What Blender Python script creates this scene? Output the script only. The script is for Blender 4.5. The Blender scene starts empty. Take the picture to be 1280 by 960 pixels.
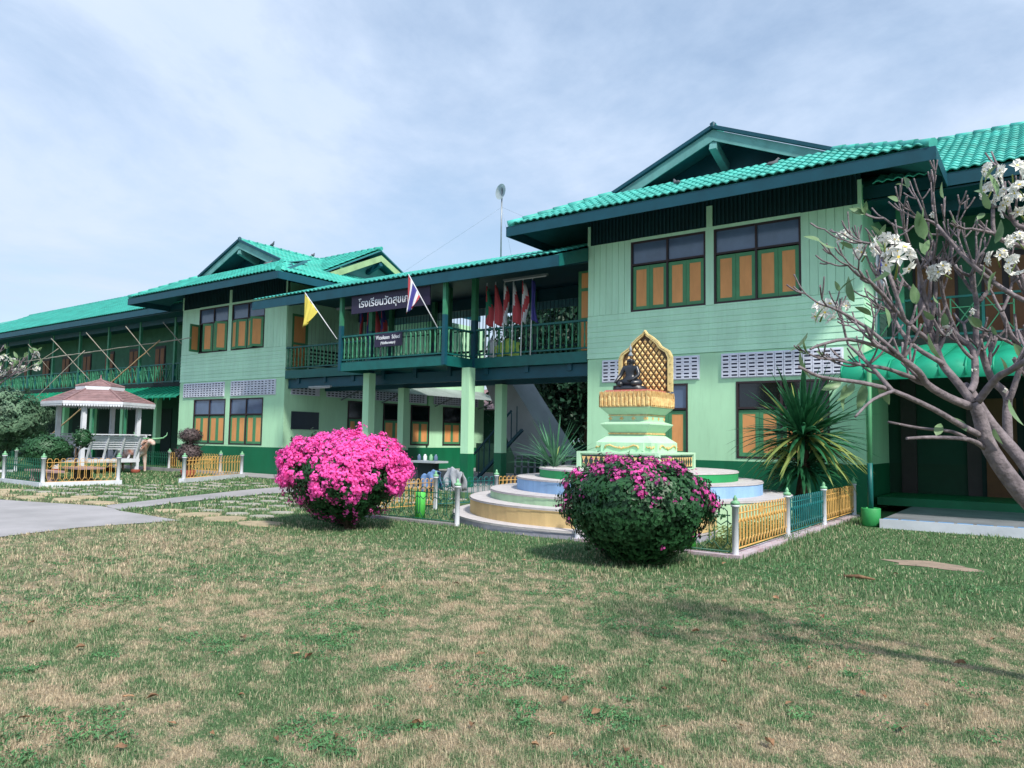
import bpy, bmesh, math, random
import numpy as np
from mathutils import Vector, Matrix, noise as mnoise
R = math.radians
rnd = random.Random(7)
nrng = np.random.default_rng(11)
scene = bpy.context.scene
COL = scene.collection

# ------------------------------------------------------------------ camera
cam_d = bpy.data.cameras.new('camera'); cam = bpy.data.objects.new('camera', cam_d); COL.objects.link(cam)
yaw, pitch, roll = R(54.13), R(4.21), R(.855)
F_ = Vector((-math.cos(yaw)*math.cos(pitch), math.sin(yaw)*math.cos(pitch), math.sin(pitch)))
Rt = F_.cross(Vector((0, 0, 1))).normalized(); Up = Rt.cross(F_)
R2 = math.cos(roll)*Rt+math.sin(roll)*Up; U2 = -math.sin(roll)*Rt+math.cos(roll)*Up
mw = Matrix((R2, U2, -F_)).transposed().to_4x4(); mw.translation = (0, 0, 1.55)
cam.matrix_world = mw
cam_d.sensor_width = 36; cam_d.lens = 937.9/1280*36; cam_d.clip_end = 2000; cam_d.clip_start = .05
scene.camera = cam
scene.render.resolution_x = 1024; scene.render.resolution_y = 768

# ------------------------------------------------------------------ sun direction and sky
SUN_EL, SUN_AZ = R(47), R(-27)        # azimuth from +X towards -Y
sd = Vector((math.cos(SUN_EL)*math.cos(SUN_AZ), math.cos(SUN_EL)*math.sin(SUN_AZ), math.sin(SUN_EL)))
sun_d = bpy.data.lights.new('sun', 'SUN'); sun_d.energy = 3.0; sun_d.angle = R(4); sun_d.color = (1, .94, .84)
sun = bpy.data.objects.new('sun', sun_d); COL.objects.link(sun)
sun.rotation_euler = sd.to_track_quat('Z', 'Y').to_euler(); sun.location = (0, 0, 40)
world = bpy.data.worlds.new('World'); scene.world = world; world.use_nodes = True
nt = world.node_tree; N = nt.nodes; L = nt.links; N.clear()
out = N.new('ShaderNodeOutputWorld'); bg = N.new('ShaderNodeBackground'); L.new(bg.outputs[0], out.inputs[0])
sky = N.new('ShaderNodeTexSky'); sky.sky_type = 'NISHITA'; sky.sun_disc = False
sky.sun_elevation = SUN_EL; sky.sun_rotation = math.atan2(sd.x, sd.y)
sky.dust_density = 2.5; sky.air_density = 1.2
bg.inputs[1].default_value = .12
tc = N.new('ShaderNodeTexCoord')
sep = N.new('ShaderNodeSeparateXYZ'); L.new(tc.outputs['Generated'], sep.inputs[0])
# project the direction on a flat cloud layer: xy / (z+.12)
addz = N.new('ShaderNodeMath'); addz.operation = 'MAXIMUM'; L.new(sep.outputs[2], addz.inputs[0]); addz.inputs[1].default_value = 0
addz2 = N.new('ShaderNodeMath'); addz2.operation = 'ADD'; L.new(addz.outputs[0], addz2.inputs[0]); addz2.inputs[1].default_value = .16
dx = N.new('ShaderNodeMath'); dx.operation = 'DIVIDE'; L.new(sep.outputs[0], dx.inputs[0]); L.new(addz2.outputs[0], dx.inputs[1])
dy = N.new('ShaderNodeMath'); dy.operation = 'DIVIDE'; L.new(sep.outputs[1], dy.inputs[0]); L.new(addz2.outputs[0], dy.inputs[1])
cmb = N.new('ShaderNodeCombineXYZ'); L.new(dx.outputs[0], cmb.inputs[0]); L.new(dy.outputs[0], cmb.inputs[1])
def wnoise(scale, detail, rough, dist=0):
    n = N.new('ShaderNodeTexNoise'); n.inputs['Scale'].default_value = scale; n.inputs['Detail'].default_value = detail
    n.inputs['Roughness'].default_value = rough; n.inputs['Distortion'].default_value = dist
    L.new(cmb.outputs[0], n.inputs['Vector']); return n
n1 = wnoise(.75, 9, .6, .35); n2 = wnoise(3.4, 6, .6, .3)
mix0 = N.new('ShaderNodeMath'); mix0.operation = 'MULTIPLY_ADD'; L.new(n2.outputs[0], mix0.inputs[0]); mix0.inputs[1].default_value = .22; L.new(n1.outputs[0], mix0.inputs[2])
ramp = N.new('ShaderNodeValToRGB'); L.new(mix0.outputs[0], ramp.inputs[0])
ramp.color_ramp.elements[0].position = .47; ramp.color_ramp.elements[0].color = (.3, .3, .3, 1)
ramp.color_ramp.elements[1].position = .70; ramp.color_ramp.elements[1].color = (1, 1, 1, 1)
ccol = N.new('ShaderNodeMix'); ccol.data_type = 'RGBA'; cmr = N.new('ShaderNodeMapRange'); cmr.inputs[1].default_value = .38; cmr.inputs[2].default_value = .66; L.new(n1.outputs[0], cmr.inputs[0]); L.new(cmr.outputs[0], ccol.inputs[0])
ccol.inputs[6].default_value = (2.8, 3.7, 4.95, 1); ccol.inputs[7].default_value = (3.85, 4.45, 5.5, 1)
mx = N.new('ShaderNodeMix'); mx.data_type = 'RGBA'; L.new(ramp.outputs[0], mx.inputs[0])
L.new(sky.outputs[0], mx.inputs[6]); L.new(ccol.outputs[2], mx.inputs[7]); L.new(mx.outputs[2], bg.inputs[0])
scene.view_settings.view_transform = 'Standard'; scene.view_settings.look = 'None'
scene.view_settings.exposure = 0.72; scene.view_settings.gamma = 1

# ------------------------------------------------------------------ helpers
def lin(h):
    h = h.lstrip('#'); c = [int(h[i:i+2], 16)/255 for i in (0, 2, 4)]
    return tuple((x/12.92 if x <= .04045 else ((x+.055)/1.055)**2.4) for x in c)

MATS = {}
def mat(name, col, rough=.6, var=.12, scale=2.0, bump=0., bscale=60, metal=0., piece=.05, col2=None, mixs=.5, spec=.4, trans=0., streak=0., coat=0.):
    if name in MATS: return MATS[name]
    m = bpy.data.materials.new(name); m.use_nodes = True; t = m.node_tree; n = t.nodes; l = t.links
    b = n['Principled BSDF']; c = lin(col) if isinstance(col, str) else col
    geo = n.new('ShaderNodeNewGeometry'); oi = n.new('ShaderNodeObjectInfo')
    nz = n.new('ShaderNodeTexNoise'); nz.inputs['Scale'].default_value = scale; nz.inputs['Detail'].default_value = 6; nz.inputs['Roughness'].default_value = .62
    mp = n.new('ShaderNodeMapping'); mp.inputs['Scale'].default_value = (1, 1, .35 if streak else 1)
    l.new(geo.outputs['Position'], mp.inputs[0]); l.new(mp.outputs[0], nz.inputs['Vector'])
    c2 = (lin(col2) if isinstance(col2, str) else col2) if col2 else tuple(x*(1-var*2.2) for x in c)
    mix = n.new('ShaderNodeMix'); mix.data_type = 'RGBA'
    rp = n.new('ShaderNodeMapRange'); rp.inputs[1].default_value = .35; rp.inputs[2].default_value = .65
    rp.inputs[3].default_value = 0; rp.inputs[4].default_value = 1
    l.new(nz.outputs[0], rp.inputs[0]); l.new(rp.outputs[0], mix.inputs[0])
    mix.inputs[6].default_value = (*c2, 1); mix.inputs[7].default_value = (*c, 1)
    csrc = mix.outputs[2]
    if streak:
        mp2 = n.new('ShaderNodeMapping'); mp2.inputs['Scale'].default_value = (7, 7, .45); l.new(geo.outputs['Position'], mp2.inputs[0])
        n3 = n.new('ShaderNodeTexNoise'); n3.inputs['Scale'].default_value = 1.6; n3.inputs['Detail'].default_value = 7; n3.inputs['Roughness'].default_value = .7; l.new(mp2.outputs[0], n3.inputs['Vector'])
        mr3 = n.new('ShaderNodeMapRange'); mr3.inputs[1].default_value = .52; mr3.inputs[2].default_value = .78; mr3.inputs[3].default_value = 0; mr3.inputs[4].default_value = .5; l.new(n3.outputs[0], mr3.inputs[0])
        mx3 = n.new('ShaderNodeMix'); mx3.data_type = 'RGBA'; l.new(mr3.outputs[0], mx3.inputs[0]); l.new(csrc, mx3.inputs[6]); mx3.inputs[7].default_value = (c[0]*.62, c[1]*.66, c[2]*.62, 1); csrc = mx3.outputs[2]
    hsv = n.new('ShaderNodeHueSaturation'); l.new(csrc, hsv.inputs['Color'])
    ma = n.new('ShaderNodeMath'); ma.operation = 'MULTIPLY_ADD'; l.new(oi.outputs['Random'], ma.inputs[0]); ma.inputs[1].default_value = piece*2; ma.inputs[2].default_value = 1-piece
    l.new(ma.outputs[0], hsv.inputs['Value']); l.new(hsv.outputs[0], b.inputs['Base Color'])
    b.inputs['Roughness'].default_value = rough; b.inputs['Metallic'].default_value = metal
    b.inputs['Specular IOR Level'].default_value = spec
    if coat: b.inputs['Coat Weight'].default_value = coat
    if bump:
        n2 = n.new('ShaderNodeTexNoise'); n2.inputs['Scale'].default_value = bscale; n2.inputs['Detail'].default_value = 4
        l.new(geo.outputs['Position'], n2.inputs['Vector'])
        bp = n.new('ShaderNodeBump'); bp.inputs['Strength'].default_value = bump; bp.inputs['Distance'].default_value = .02
        l.new(n2.outputs[0], bp.inputs['Height']); l.new(bp.outputs[0], b.inputs['Normal'])
    if trans:
        tr = n.new('ShaderNodeBsdfTranslucent'); l.new(hsv.outputs[0], tr.inputs[0])
        ms = n.new('ShaderNodeMixShader'); ms.inputs[0].default_value = trans
        l.new(b.outputs[0], ms.inputs[1]); l.new(tr.outputs[0], ms.inputs[2])
        l.new(ms.outputs[0], n['Material Output'].inputs[0])
    MATS[name] = m; return m

class MB:
    def __init__(s): s.v = []; s.f = []; s.mi = []; s.m = 0; s.sm = []; s.smooth = False
    def face(s, idx): s.f.append(idx); s.mi.append(s.m); s.sm.append(s.smooth)
    def quad(s, a, b, c, d):
        i = len(s.v); s.v += [tuple(a), tuple(b), tuple(c), tuple(d)]; s.face((i, i+1, i+2, i+3)); return s
    def poly(s, pts):
        i = len(s.v); s.v += [tuple(p) for p in pts]; s.face(tuple(range(i, i+len(pts)))); return s
    def box(s, x0, x1, y0, y1, z0, z1):
        i = len(s.v)
        s.v += [(x0, y0, z0), (x1, y0, z0), (x1, y1, z0), (x0, y1, z0), (x0, y0, z1), (x1, y0, z1), (x1, y1, z1), (x0, y1, z1)]
        for q in ((0, 3, 2, 1), (4, 5, 6, 7), (0, 1, 5, 4), (1, 2, 6, 5), (2, 3, 7, 6), (3, 0, 4, 7)): s.face(tuple(i+k for k in q))
        return s
    def bar(s, a, b, w, h, up=(0, 0, 1)):
        a = Vector(a); b = Vector(b); d = (b-a).normalized(); u = Vector(up)
        if abs(d.dot(u)) > .98: u = Vector((1, 0, 0)) if abs(d.x) < .9 else Vector((0, 1, 0))
        sd_ = d.cross(u).normalized()*w/2; uu = sd_.cross(d).normalized()*h/2
        i = len(s.v)
        for p in (a, b):
            for q in ((-1, -1), (1, -1), (1, 1), (-1, 1)): s.v.append(tuple(p+sd_*q[0]+uu*q[1]))
        for q in ((0, 1, 2, 3), (7, 6, 5, 4), (0, 4, 5, 1), (1, 5, 6, 2), (2, 6, 7, 3), (3, 7, 4, 0)): s.face(tuple(i+k for k in q))
        return s
    def tube(s, pts, rad, n=8, cap=True):
        pts = [Vector(p) for p in pts]; k = len(pts)
        if not hasattr(rad, '__len__'): rad = [rad]*k
        sm = s.smooth; s.smooth = True
        i0 = len(s.v); prev = None
        for j, p in enumerate(pts):
            d = (pts[min(j+1, k-1)]-pts[max(j-1, 0)]).normalized()
            if prev is None:
                a = d.orthogonal().normalized()
            else:
                a = (prev-d*prev.dot(d)).normalized()
            prev = a; b = d.cross(a)
            for q in range(n):
                t = 2*math.pi*q/n; s.v.append(tuple(p+(a*math.cos(t)+b*math.sin(t))*rad[j]))
        for j in range(k-1):
            for q in range(n):
                a0 = i0+j*n+q; a1 = i0+j*n+(q+1) % n; s.face((a0, a1, a1+n, a0+n))
        s.smooth = False
        if cap:
            s.face(tuple(i0+q for q in range(n))[::-1]); s.face(tuple(i0+(k-1)*n+q for q in range(n)))
        s.smooth = sm; return s
    def lathe(s, c, prof, n=12, smooth=True, ang=0, sq=(1, 1)):
        c = Vector(c); i0 = len(s.v); sm = s.smooth; s.smooth = smooth
        for r, z in prof:
            for q in range(n):
                t = 2*math.pi*q/n+ang; s.v.append((c.x+r*math.cos(t)*sq[0], c.y+r*math.sin(t)*sq[1], c.z+z))
        for j in range(len(prof)-1):
            for q in range(n):
                a0 = i0+j*n+q; a1 = i0+j*n+(q+1) % n; s.face((a0, a1, a1+n, a0+n))
        s.smooth = False
        s.face(tuple(i0+q for q in range(n))[::-1]); s.face(tuple(i0+(len(prof)-1)*n+q for q in range(n)))
        s.smooth = sm; return s
    def mesh(s, name, mats):
        me = bpy.data.meshes.new(name); me.from_pydata(s.v, [], s.f)
        for m in (mats if isinstance(mats, (list, tuple)) else [mats]): me.materials.append(m)
        if any(s.mi): me.polygons.foreach_set('material_index', s.mi)
        if any(s.sm): me.polygons.foreach_set('use_smooth', s.sm)
        me.update(); return me
    def build(s, name, mats, parent=None, M=None):
        return link(name, s.mesh(name, mats), parent, M)

WORLD = {}      # name -> world translation for things and parts (rotation-free parents)
def link(name, me, parent=None, M=None):
    o = bpy.data.objects.new(name, me); COL.objects.link(o)
    if M is not None: o.matrix_basis = M
    if parent is not None:
        o.parent = parent; w = WORLD.get(parent.name)
        if w is not None: o.matrix_parent_inverse = w.inverted()
    if M is not None: WORLD[o.name] = M.copy()
    return o
def thing(name, label, cat, loc=(0, 0, 0), group=None):
    o = bpy.data.objects.new(name, None); COL.objects.link(o); o.location = loc; o.empty_display_size = .2
    WORLD[o.name] = Matrix.Translation(loc)
    o['label'] = label; o['category'] = cat
    if group: o['group'] = group
    return o
def tag(o, label, cat, group=None):
    o['label'] = label; o['category'] = cat
    if group: o['group'] = group
    return o
def struct(name, mb, m):
    o = mb.build(name, m); o['kind'] = 'structure'; return o
def stuff(o): o['kind'] = 'stuff'; return o
def copy_tree(root, delta, label, group=None):
    new = root.copy(); COL.objects.link(new); new.location = root.location+Vector(delta); new['label'] = label
    if group: new['group'] = group
    def rec(src, dst):
        for ch in list(src.children):
            c = ch.copy(); COL.objects.link(c); c.parent = dst; rec(ch, c)
    rec(root, new); return new
def np_mesh(name, verts, faces, m, smooth=False):
    """verts (n,3) array, faces (k,3|4) array"""
    me = bpy.data.meshes.new(name); nv, (nf, c) = len(verts), faces.shape
    me.vertices.add(nv); me.vertices.foreach_set('co', verts.astype(np.float32).ravel())
    me.loops.add(nf*c); me.loops.foreach_set('vertex_index', faces.astype(np.int32).ravel())
    me.polygons.add(nf); me.polygons.foreach_set('loop_start', np.arange(0, nf*c, c, dtype=np.int32))
    if smooth: me.polygons.foreach_set('use_smooth', np.ones(nf, bool))
    me.materials.append(m); me.update(calc_edges=True); return me

# ------------------------------------------------------------------ materials
M_mint = mat('mint_siding_paint', '#c2f2d6', .55, .07, 1.3, .05, 25, streak=1, piece=.035)
M_mintw = mat('light_green_wall_paint', '#b7e9c2', .7, .075, .8, .08, 40, streak=1, piece=.02)
M_dkg = mat('dark_green_wall_paint', '#0a6a47', .5, .12, 1.2, .08, 40, streak=1)
M_teal = mat('teal_trim_paint', '#0d4b5c', .5, .1, 2, .05)
M_tealrail = mat('teal_rail_paint', '#12615f', .45, .12, 3)
M_rail = mat('green_baluster_paint', '#3d8767', .5, .12, 3)
M_soff = mat('soffit_boards', '#37737f', .7, .12, 1.5)
M_barge = mat('gable_board_paint', '#6aa3a3', .6, .12, 2)
M_tile = mat('green_roof_tile', '#52bcb2', .5, .16, 1.6, .15, 50, piece=.11, spec=.28)
M_tileL = mat('green_roof_tile_bright', '#3fb2a4', .5, .16, 1.2, .12, 50, piece=.07)
M_awn = mat('green_awning_sheet', '#2bbd96', .45, .12, 1.5, trans=.35)
M_frame = mat('dark_brown_frame', '#372a2e', .5)
M_gl = mat('dim_window_glass', '#5b7090', .12, .14, .8, spec=.8)
M_gld = mat('dark_window_glass', '#131d24', .1, .2, .8, spec=.7)
M_shg = mat('green_shutter_frame', '#4f9167', .5, .08, 3)
M_or = mat('orange_shutter_panel', '#e3a066', .6, .07, 4, .04, 30, streak=1)
M_vent = mat('white_lilac_vent_block', '#dde1f2', .7, .07, 3)
M_ventb = mat('vent_dark', '#2c3350', .8)
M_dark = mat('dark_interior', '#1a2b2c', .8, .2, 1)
M_dkwall = mat('shade_toned_wall', '#20463a', .8, .1, 1)  # green with the gallery shade mixed in, reused on the far walls
M_white = mat('white_paint', '#d4d8e2', .5, .07, 3, .05)
M_gold = mat('gold_fence_paint', '#dcae66', .4, .1, 6)
M_tealf = mat('teal_fence_paint', '#1f6f72', .45, .12, 6)
M_grf = mat('dark_green_fence_paint', '#155c48', .45, .12, 6)
M_postcap = mat('pale_green_finial', '#7fb98f', .5, .1, 8)
M_conc = mat('grey_concrete', '#a2a0a3', .85, .09, .9, .25, 30, col2='#8f8e90')
M_curb = mat('painted_kerb', '#bdb6c2', .8, .12, 4, .2, 40, col2='#a98f96')
M_slab = mat('stepping_slab', '#a9a79c', .9, .14, 6, .3, 40, piece=.1)
M_slabo = mat('ochre_stone_slab', '#b5a689', .9, .14, 6, .3, 40, piece=.1)
M_bamb = mat('weathered_bamboo', '#9a948a', .6, .15, 8)
M_bambt = mat('tan_bamboo', '#a9906e', .6, .15, 8)
M_bark = mat('grey_bark', '#877d83', .85, .24, 14, .6, 35)
M_barkd = mat('brown_bark', '#5a4a3c', .9, .2, 14, .6, 35)
M_leafd = mat('dark_leaf', '#33623b', .42, .3, 9, piece=.1, col2='#1d4327', trans=.18)
M_leaff = mat('hedge_leaf', '#3f6e4a', .45, .25, 6, col2='#26502f', trans=.18)
M_leafp = mat('plumeria_leaf', '#7f9a72', .42, .15, 9, piece=.16, col2='#5f8158', trans=.25)
M_leafb = mat('background_leaf', '#27503a', .5, .3, 1.2, col2='#122c1e', trans=.2)
M_strap = mat('strap_leaf', '#32704a', .38, .2, 5, piece=.12, col2='#1c4f33', trans=.2)
M_strapy = mat('strap_leaf_yellow', '#9aa860', .4, .15, 5, piece=.12, col2='#7d9150', trans=.25)
M_pink = mat('magenta_bract', '#ff74cc', .6, .06, 9, col2='#f050b4', trans=.35)
M_pinkd = mat('dull_pink_bract', '#c9589e', .6, .1, 9, col2='#b03f8c', trans=.3)
M_petal = mat('white_petal', '#f1f1ee', .5, .04, 9, trans=.25)
M_yel = mat('yellow_centre', '#e8cc5a', .5)
M_redleaf = mat('purple_shrub_leaf', '#6b5a5e', .55, .25, 9, col2='#43403f', trans=.15)
M_goldo = mat('gold_ornament', '#ecd394', .45, .2, 14, .5, 50, metal=.05, col2='#c99c62')
M_goldp = mat('pale_gold_border', '#dcc88e', .5, .12, 14, .4, 70)
M_redo = mat('red_ornament', '#b4665c', .5, .15, 14)
M_mosaic = mat('green_mosaic', '#37554d', .35, .2, 30)
M_bronze = mat('black_bronze', '#2b2f38', .32, .2, 12, .15, 30, spec=.6)
M_shr = mat('shrine_pale_green', '#b6dfbd', .6, .06, 2, .06, 40, streak=1)
M_terr = mat('white_terrazzo', '#c4bfc0', .75, .08, 5, .15, 60)
M_stY = mat('step_ochre_paint', '#d8bc86', .8, .12, 2, .15, 40, streak=1)
M_stG = mat('step_pale_green_paint', '#b0d3ae', .8, .1, 2, .15, 40, streak=1)
M_stB = mat('step_blue_paint', '#92b9e2', .8, .1, 2, .15, 40, streak=1)
M_stK = mat('step_green_paint', '#2a9a5b', .7, .1, 2, .15, 40, streak=1)
M_stW = mat('step_grey_base', '#a9a8b8', .85, .14, 2, .2, 40, streak=1)
M_brown = mat('brown_roof_board', '#94787a', .7, .14, 5, .2, 30, piece=.1)
M_sign = mat('dark_sign_board', '#2a2440', .5, .08, 2)
M_board = mat('dark_notice_board', '#25323f', .35, .1, 2)
M_letter = mat('white_lettering', '#dfe4ee', .5)
M_zinc = mat('corrugated_zinc', '#a7b3b4', .45, .15, 1, metal=.3)
M_grey = mat('grey_plaster', '#a9b0b8', .8, .1, 1)
M_lime = mat('lime_pole_paint', '#5fd45f', .5, .08, 3)
M_flagY = mat('yellow_flag_cloth', '#e6d96a', .7, .04, trans=.3)
M_fR = mat('red_cloth', '#cb5560', .7, .05, trans=.25)
M_fW = mat('white_cloth', '#e3e6ee', .7, .04, trans=.25)
M_fB = mat('blue_cloth', '#4a4a9c', .7, .05, trans=.25)
M_fG = mat('green_cloth', '#2e8c70', .7, .05, trans=.25)
M_jeans = mat('faded_blue_cloth', '#6f93c4', .85, .15, 8)
M_rag = mat('grey_cloth', '#aab0b8', .85, .15, 8)
M_cow = mat('cow_white_brown', '#d9d6d3', .6, .1, 3.2, col2='#b9795f')
M_brick = mat('red_brick_foot', '#8f4a3c', .9, .15, 8)
M_steel = mat('galvanised_steel', '#8f979e', .4, .1, 4, metal=.6)
M_dry = mat('dry_leaf', '#9a7a5c', .8, .3, 20, piece=.3, col2='#6a4c38')
M_tubew = mat('fluorescent_fitting', '#c9cdd6', .4)
M_bird = mat('pigeon_grey', '#5c6068', .7)

# ------------------------------------------------------------------ lawn colour (shared by soil sheet and blades)
def lawn_nodes(t, boost):
    n = t.nodes; l = t.links; geo = n.new('ShaderNodeNewGeometry')
    def nz(sc, det, ro):
        a = n.new('ShaderNodeTexNoise'); a.inputs['Scale'].default_value = sc; a.inputs['Detail'].default_value = det; a.inputs['Roughness'].default_value = ro
        l.new(geo.outputs['Position'], a.inputs['Vector']); return a
    a = nz(.55, 4, .6); b = nz(4.5, 5, .7); c = nz(70, 3, .7)
    # farther back (towards the buildings) the grass is greener: watered beds
    m1 = n.new('ShaderNodeMath'); m1.operation = 'MULTIPLY_ADD'; l.new(b.outputs[0], m1.inputs[0]); m1.inputs[1].default_value = .85; ah = n.new('ShaderNodeMath'); ah.operation = 'MULTIPLY'; ah.inputs[1].default_value = .42; l.new(a.outputs[0], ah.inputs[0]); l.new(ah.outputs[0], m1.inputs[2])
    m2 = n.new('ShaderNodeMath'); m2.operation = 'MULTIPLY_ADD'; l.new(c.outputs[0], m2.inputs[0]); m2.inputs[1].default_value = .5; l.new(m1.outputs[0], m2.inputs[2])
    sp = n.new('ShaderNodeSeparateXYZ'); l.new(geo.outputs['Position'], sp.inputs[0])
    g = n.new('ShaderNodeMapRange'); l.new(sp.outputs[1], g.inputs[0]); g.inputs[1].default_value = 7.2; g.inputs[2].default_value = 11.5; g.inputs[3].default_value = 0; g.inputs[4].default_value = .36
    m3 = n.new('ShaderNodeMath'); m3.operation = 'ADD'; l.new(m2.outputs[0], m3.inputs[0]); l.new(g.outputs[0], m3.inputs[1])
    r = n.new('ShaderNodeValToRGB'); l.new(m3.outputs[0], r.inputs[0]); cr = r.color_ramp
    cr.elements[0].position = .86; cr.elements[0].color = (*[x*boost for x in lin('#b3a283')], 1)
    cr.elements[1].position = 1.0; cr.elements[1].color = (*[x*boost for x in lin('#557a4e')], 1)
    e = cr.elements.new(.93); e.color = (*[x*boost for x in lin('#8b9367')], 1)
    # rescale: ramp positions live in 0..1, so divide the sum
    dv = n.new('ShaderNodeMath'); dv.operation = 'MULTIPLY'; l.new(m3.outputs[0], dv.inputs[0]); dv.inputs[1].default_value = .5; l.new(dv.outputs[0], r.inputs[0])
    cr.elements[0].position = .408; cr.elements[1].position = .438; cr.elements[2].position = .478
    cr.elements[0].color = (*[x*boost for x in lin('#b4a58c')], 1); cr.elements[1].color = (*[x*boost for x in lin('#8c9072')], 1); cr.elements[2].color = (*[x*boost for x in lin('#5c7c54')], 1)
    return geo, r, c
mg = bpy.data.materials.new('lawn_soil'); mg.use_nodes = True
geo, r, c = lawn_nodes(mg.node_tree, .8)
t = mg.node_tree; b = t.nodes['Principled BSDF']; t.links.new(r.outputs[0], b.inputs['Base Color']); b.inputs['Roughness'].default_value = .95; b.inputs['Specular IOR Level'].default_value = .1
bp = t.nodes.new('ShaderNodeBump'); bp.inputs['Strength'].default_value = .9; bp.inputs['Distance'].default_value = .03; t.links.new(c.outputs[0], bp.inputs['Height']); t.links.new(bp.outputs[0], b.inputs['Normal'])
mb_ = bpy.data.materials.new('grass_blade'); mb_.use_nodes = True
geo, r, c = lawn_nodes(mb_.node_tree, 1.36)
t = mb_.node_tree; b = t.nodes['Principled BSDF']; b.inputs['Roughness'].default_value = .6; b.inputs['Specular IOR Level'].default_value = .25
at = t.nodes.new('ShaderNodeAttribute'); at.attribute_name = 'tone'
mx = t.nodes.new('ShaderNodeMix'); mx.data_type = 'RGBA'; t.links.new(at.outputs['Fac'], mx.inputs[0])
strawm = t.nodes.new('ShaderNodeMath'); strawm.operation = 'GREATER_THAN'; t.links.new(at.outputs['Fac'], strawm.inputs[0]); strawm.inputs[1].default_value = .8
sm2 = t.nodes.new('ShaderNodeMath'); sm2.operation = 'MULTIPLY'; t.links.new(strawm.outputs[0], sm2.inputs[0]); sm2.inputs[1].default_value = .75
t.links.new(sm2.outputs[0], mx.inputs[0]); t.links.new(r.outputs[0], mx.inputs[6]); mx.inputs[7].default_value = (*lin('#b0a48c'), 1)
hs = t.nodes.new('ShaderNodeHueSaturation'); t.links.new(mx.outputs[2], hs.inputs['Color'])
mr = t.nodes.new('ShaderNodeMapRange'); t.links.new(at.outputs['Fac'], mr.inputs[0]); mr.inputs[3].default_value = .5; mr.inputs[4].default_value = 1.35; t.links.new(mr.outputs[0], hs.inputs['Value'])
t.links.new(hs.outputs[0], b.inputs['Base Color'])
trn = t.nodes.new('ShaderNodeBsdfTranslucent'); t.links.new(hs.outputs[0], trn.inputs[0]); ms = t.nodes.new('ShaderNodeMixShader'); ms.inputs[0].default_value = .3
t.links.new(b.outputs[0], ms.inputs[1]); t.links.new(trn.outputs[0], ms.inputs[2]); t.links.new(ms.outputs[0], t.nodes['Material Output'].inputs[0])
M_soil, M_blade = mg, mb_
M_dirt = mat('bare_earth', '#a08c7c', .95, .15, 5, .5, 40, col2='#86786a')

# ------------------------------------------------------------------ ground, pavement, paths
struct('ground', MB().quad((-400, -200, 0), (300, -200, 0), (300, 500, 0), (-400, 500, 0)), M_soil)
def sheet(name, pts, z, m, t=.0):
    mb = MB(); mb.poly([(x, y, z) for x, y in pts])
    if t:
        k = len(pts)
        for i in range(k):
            a = pts[i]; b = pts[(i+1) % k]; mb.quad((a[0], a[1], z-t), (b[0], b[1], z-t), (b[0], b[1], z), (a[0], a[1], z))
    return struct(name, mb, m)
PAVE = [(-12.2, -6), (-12.59, 4.65), (-12.95, 5.93), (-12.75, 7.55), (-15.22, 7.7), (-15.75, 7.85), (-16.46, 7.92), (-17.95, 7.52), (-19.48, 7.15), (-27, 5.7), (-60, 2), (-60, -6)]
PATH = [(-15.26, 7.74), (-16.1, 9.42), (-16.95, 12.4), (-17.2, 16.93), (-19.6, 16.93), (-18.6, 13.0), (-17.3, 9.9), (-16.44, 7.98)]
sheet('pavement', PAVE, .012, M_conc)
sheet('path', PATH, .016, M_conc)
sheet('paved_yard', [(-26.5, 16.94), (-10.9, 16.94), (-10.9, 34), (-24.55, 34), (-24.55, 18.6), (-26.5, 18.6)], .035, M_conc, .035)
sheet('paved_apron', [(-32.3, 18.2), (-26.52, 18.2), (-26.52, 18.69), (-32.3, 18.69)], .03, M_conc, .03)
# stepping slabs in the lawns on both sides of the path
def slab_mesh(name, m, seed):
    rr = random.Random(seed); mb = MB(); k = 8
    pts = []
    for i in range(k):
        a = 2*math.pi*i/k+.39; q = (1+.12*rr.uniform(-1, 1))/max(abs(math.cos(a)), abs(math.sin(a)))**.75
        pts.append((q*math.cos(a)*.5, q*math.sin(a)*.5))
    mb.poly([(x*.96, y*.96, .022) for x, y in pts])
    for i in range(k):
        a = pts[i]; b = pts[(i+1) % k]; mb.quad((a[0], a[1], 0), (b[0], b[1], 0), (b[0]*.96, b[1]*.96, .022), (a[0]*.96, a[1]*.96, .022))
    return mb.mesh(name, m)
lawn_root = bpy.data.objects['ground']
slabs = [slab_mesh('slab', M_slab, i) for i in range(3)]; slabo = [slab_mesh('slab', M_slabo, i) for i in range(3)]
def inpoly(x, y, P):
    c = False; j = len(P)-1
    for i in range(len(P)):
        if (P[i][1] > y) != (P[j][1] > y) and x < (P[j][0]-P[i][0])*(y-P[i][1])/(P[j][1]-P[i][1])+P[i][0]: c = not c
        j = i
    return c
SLABS = []
def put_slab(x, y, sx, sy, rz, och):
    me = rnd.choice(slabo if och else slabs)
    link('stepping_slab', me, lawn_root, Matrix.Translation((x, y, .002)) @ Matrix.Rotation(rz, 4, 'Z') @ Matrix.Diagonal((sx, sy, 1, 1)))
    SLABS.append((x, y, max(sx, sy)*.5))
for i in range(7):
    for j in range(9):
        x = -12.3-.78*i+rnd.uniform(-.08, .08)-(.4 if j % 2 else 0); y = 9.0+.72*j+rnd.uniform(-.08, .08)
        if inpoly(x, y, PATH) or y > 16 or x < -16.9 or inpoly(x-.5, y, PATH) or inpoly(x, y, PAVE) or inpoly(x-.3, y-.4, PATH): continue
        put_slab(x, y, .52, .4, rnd.uniform(-.1, .1), False)
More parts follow.
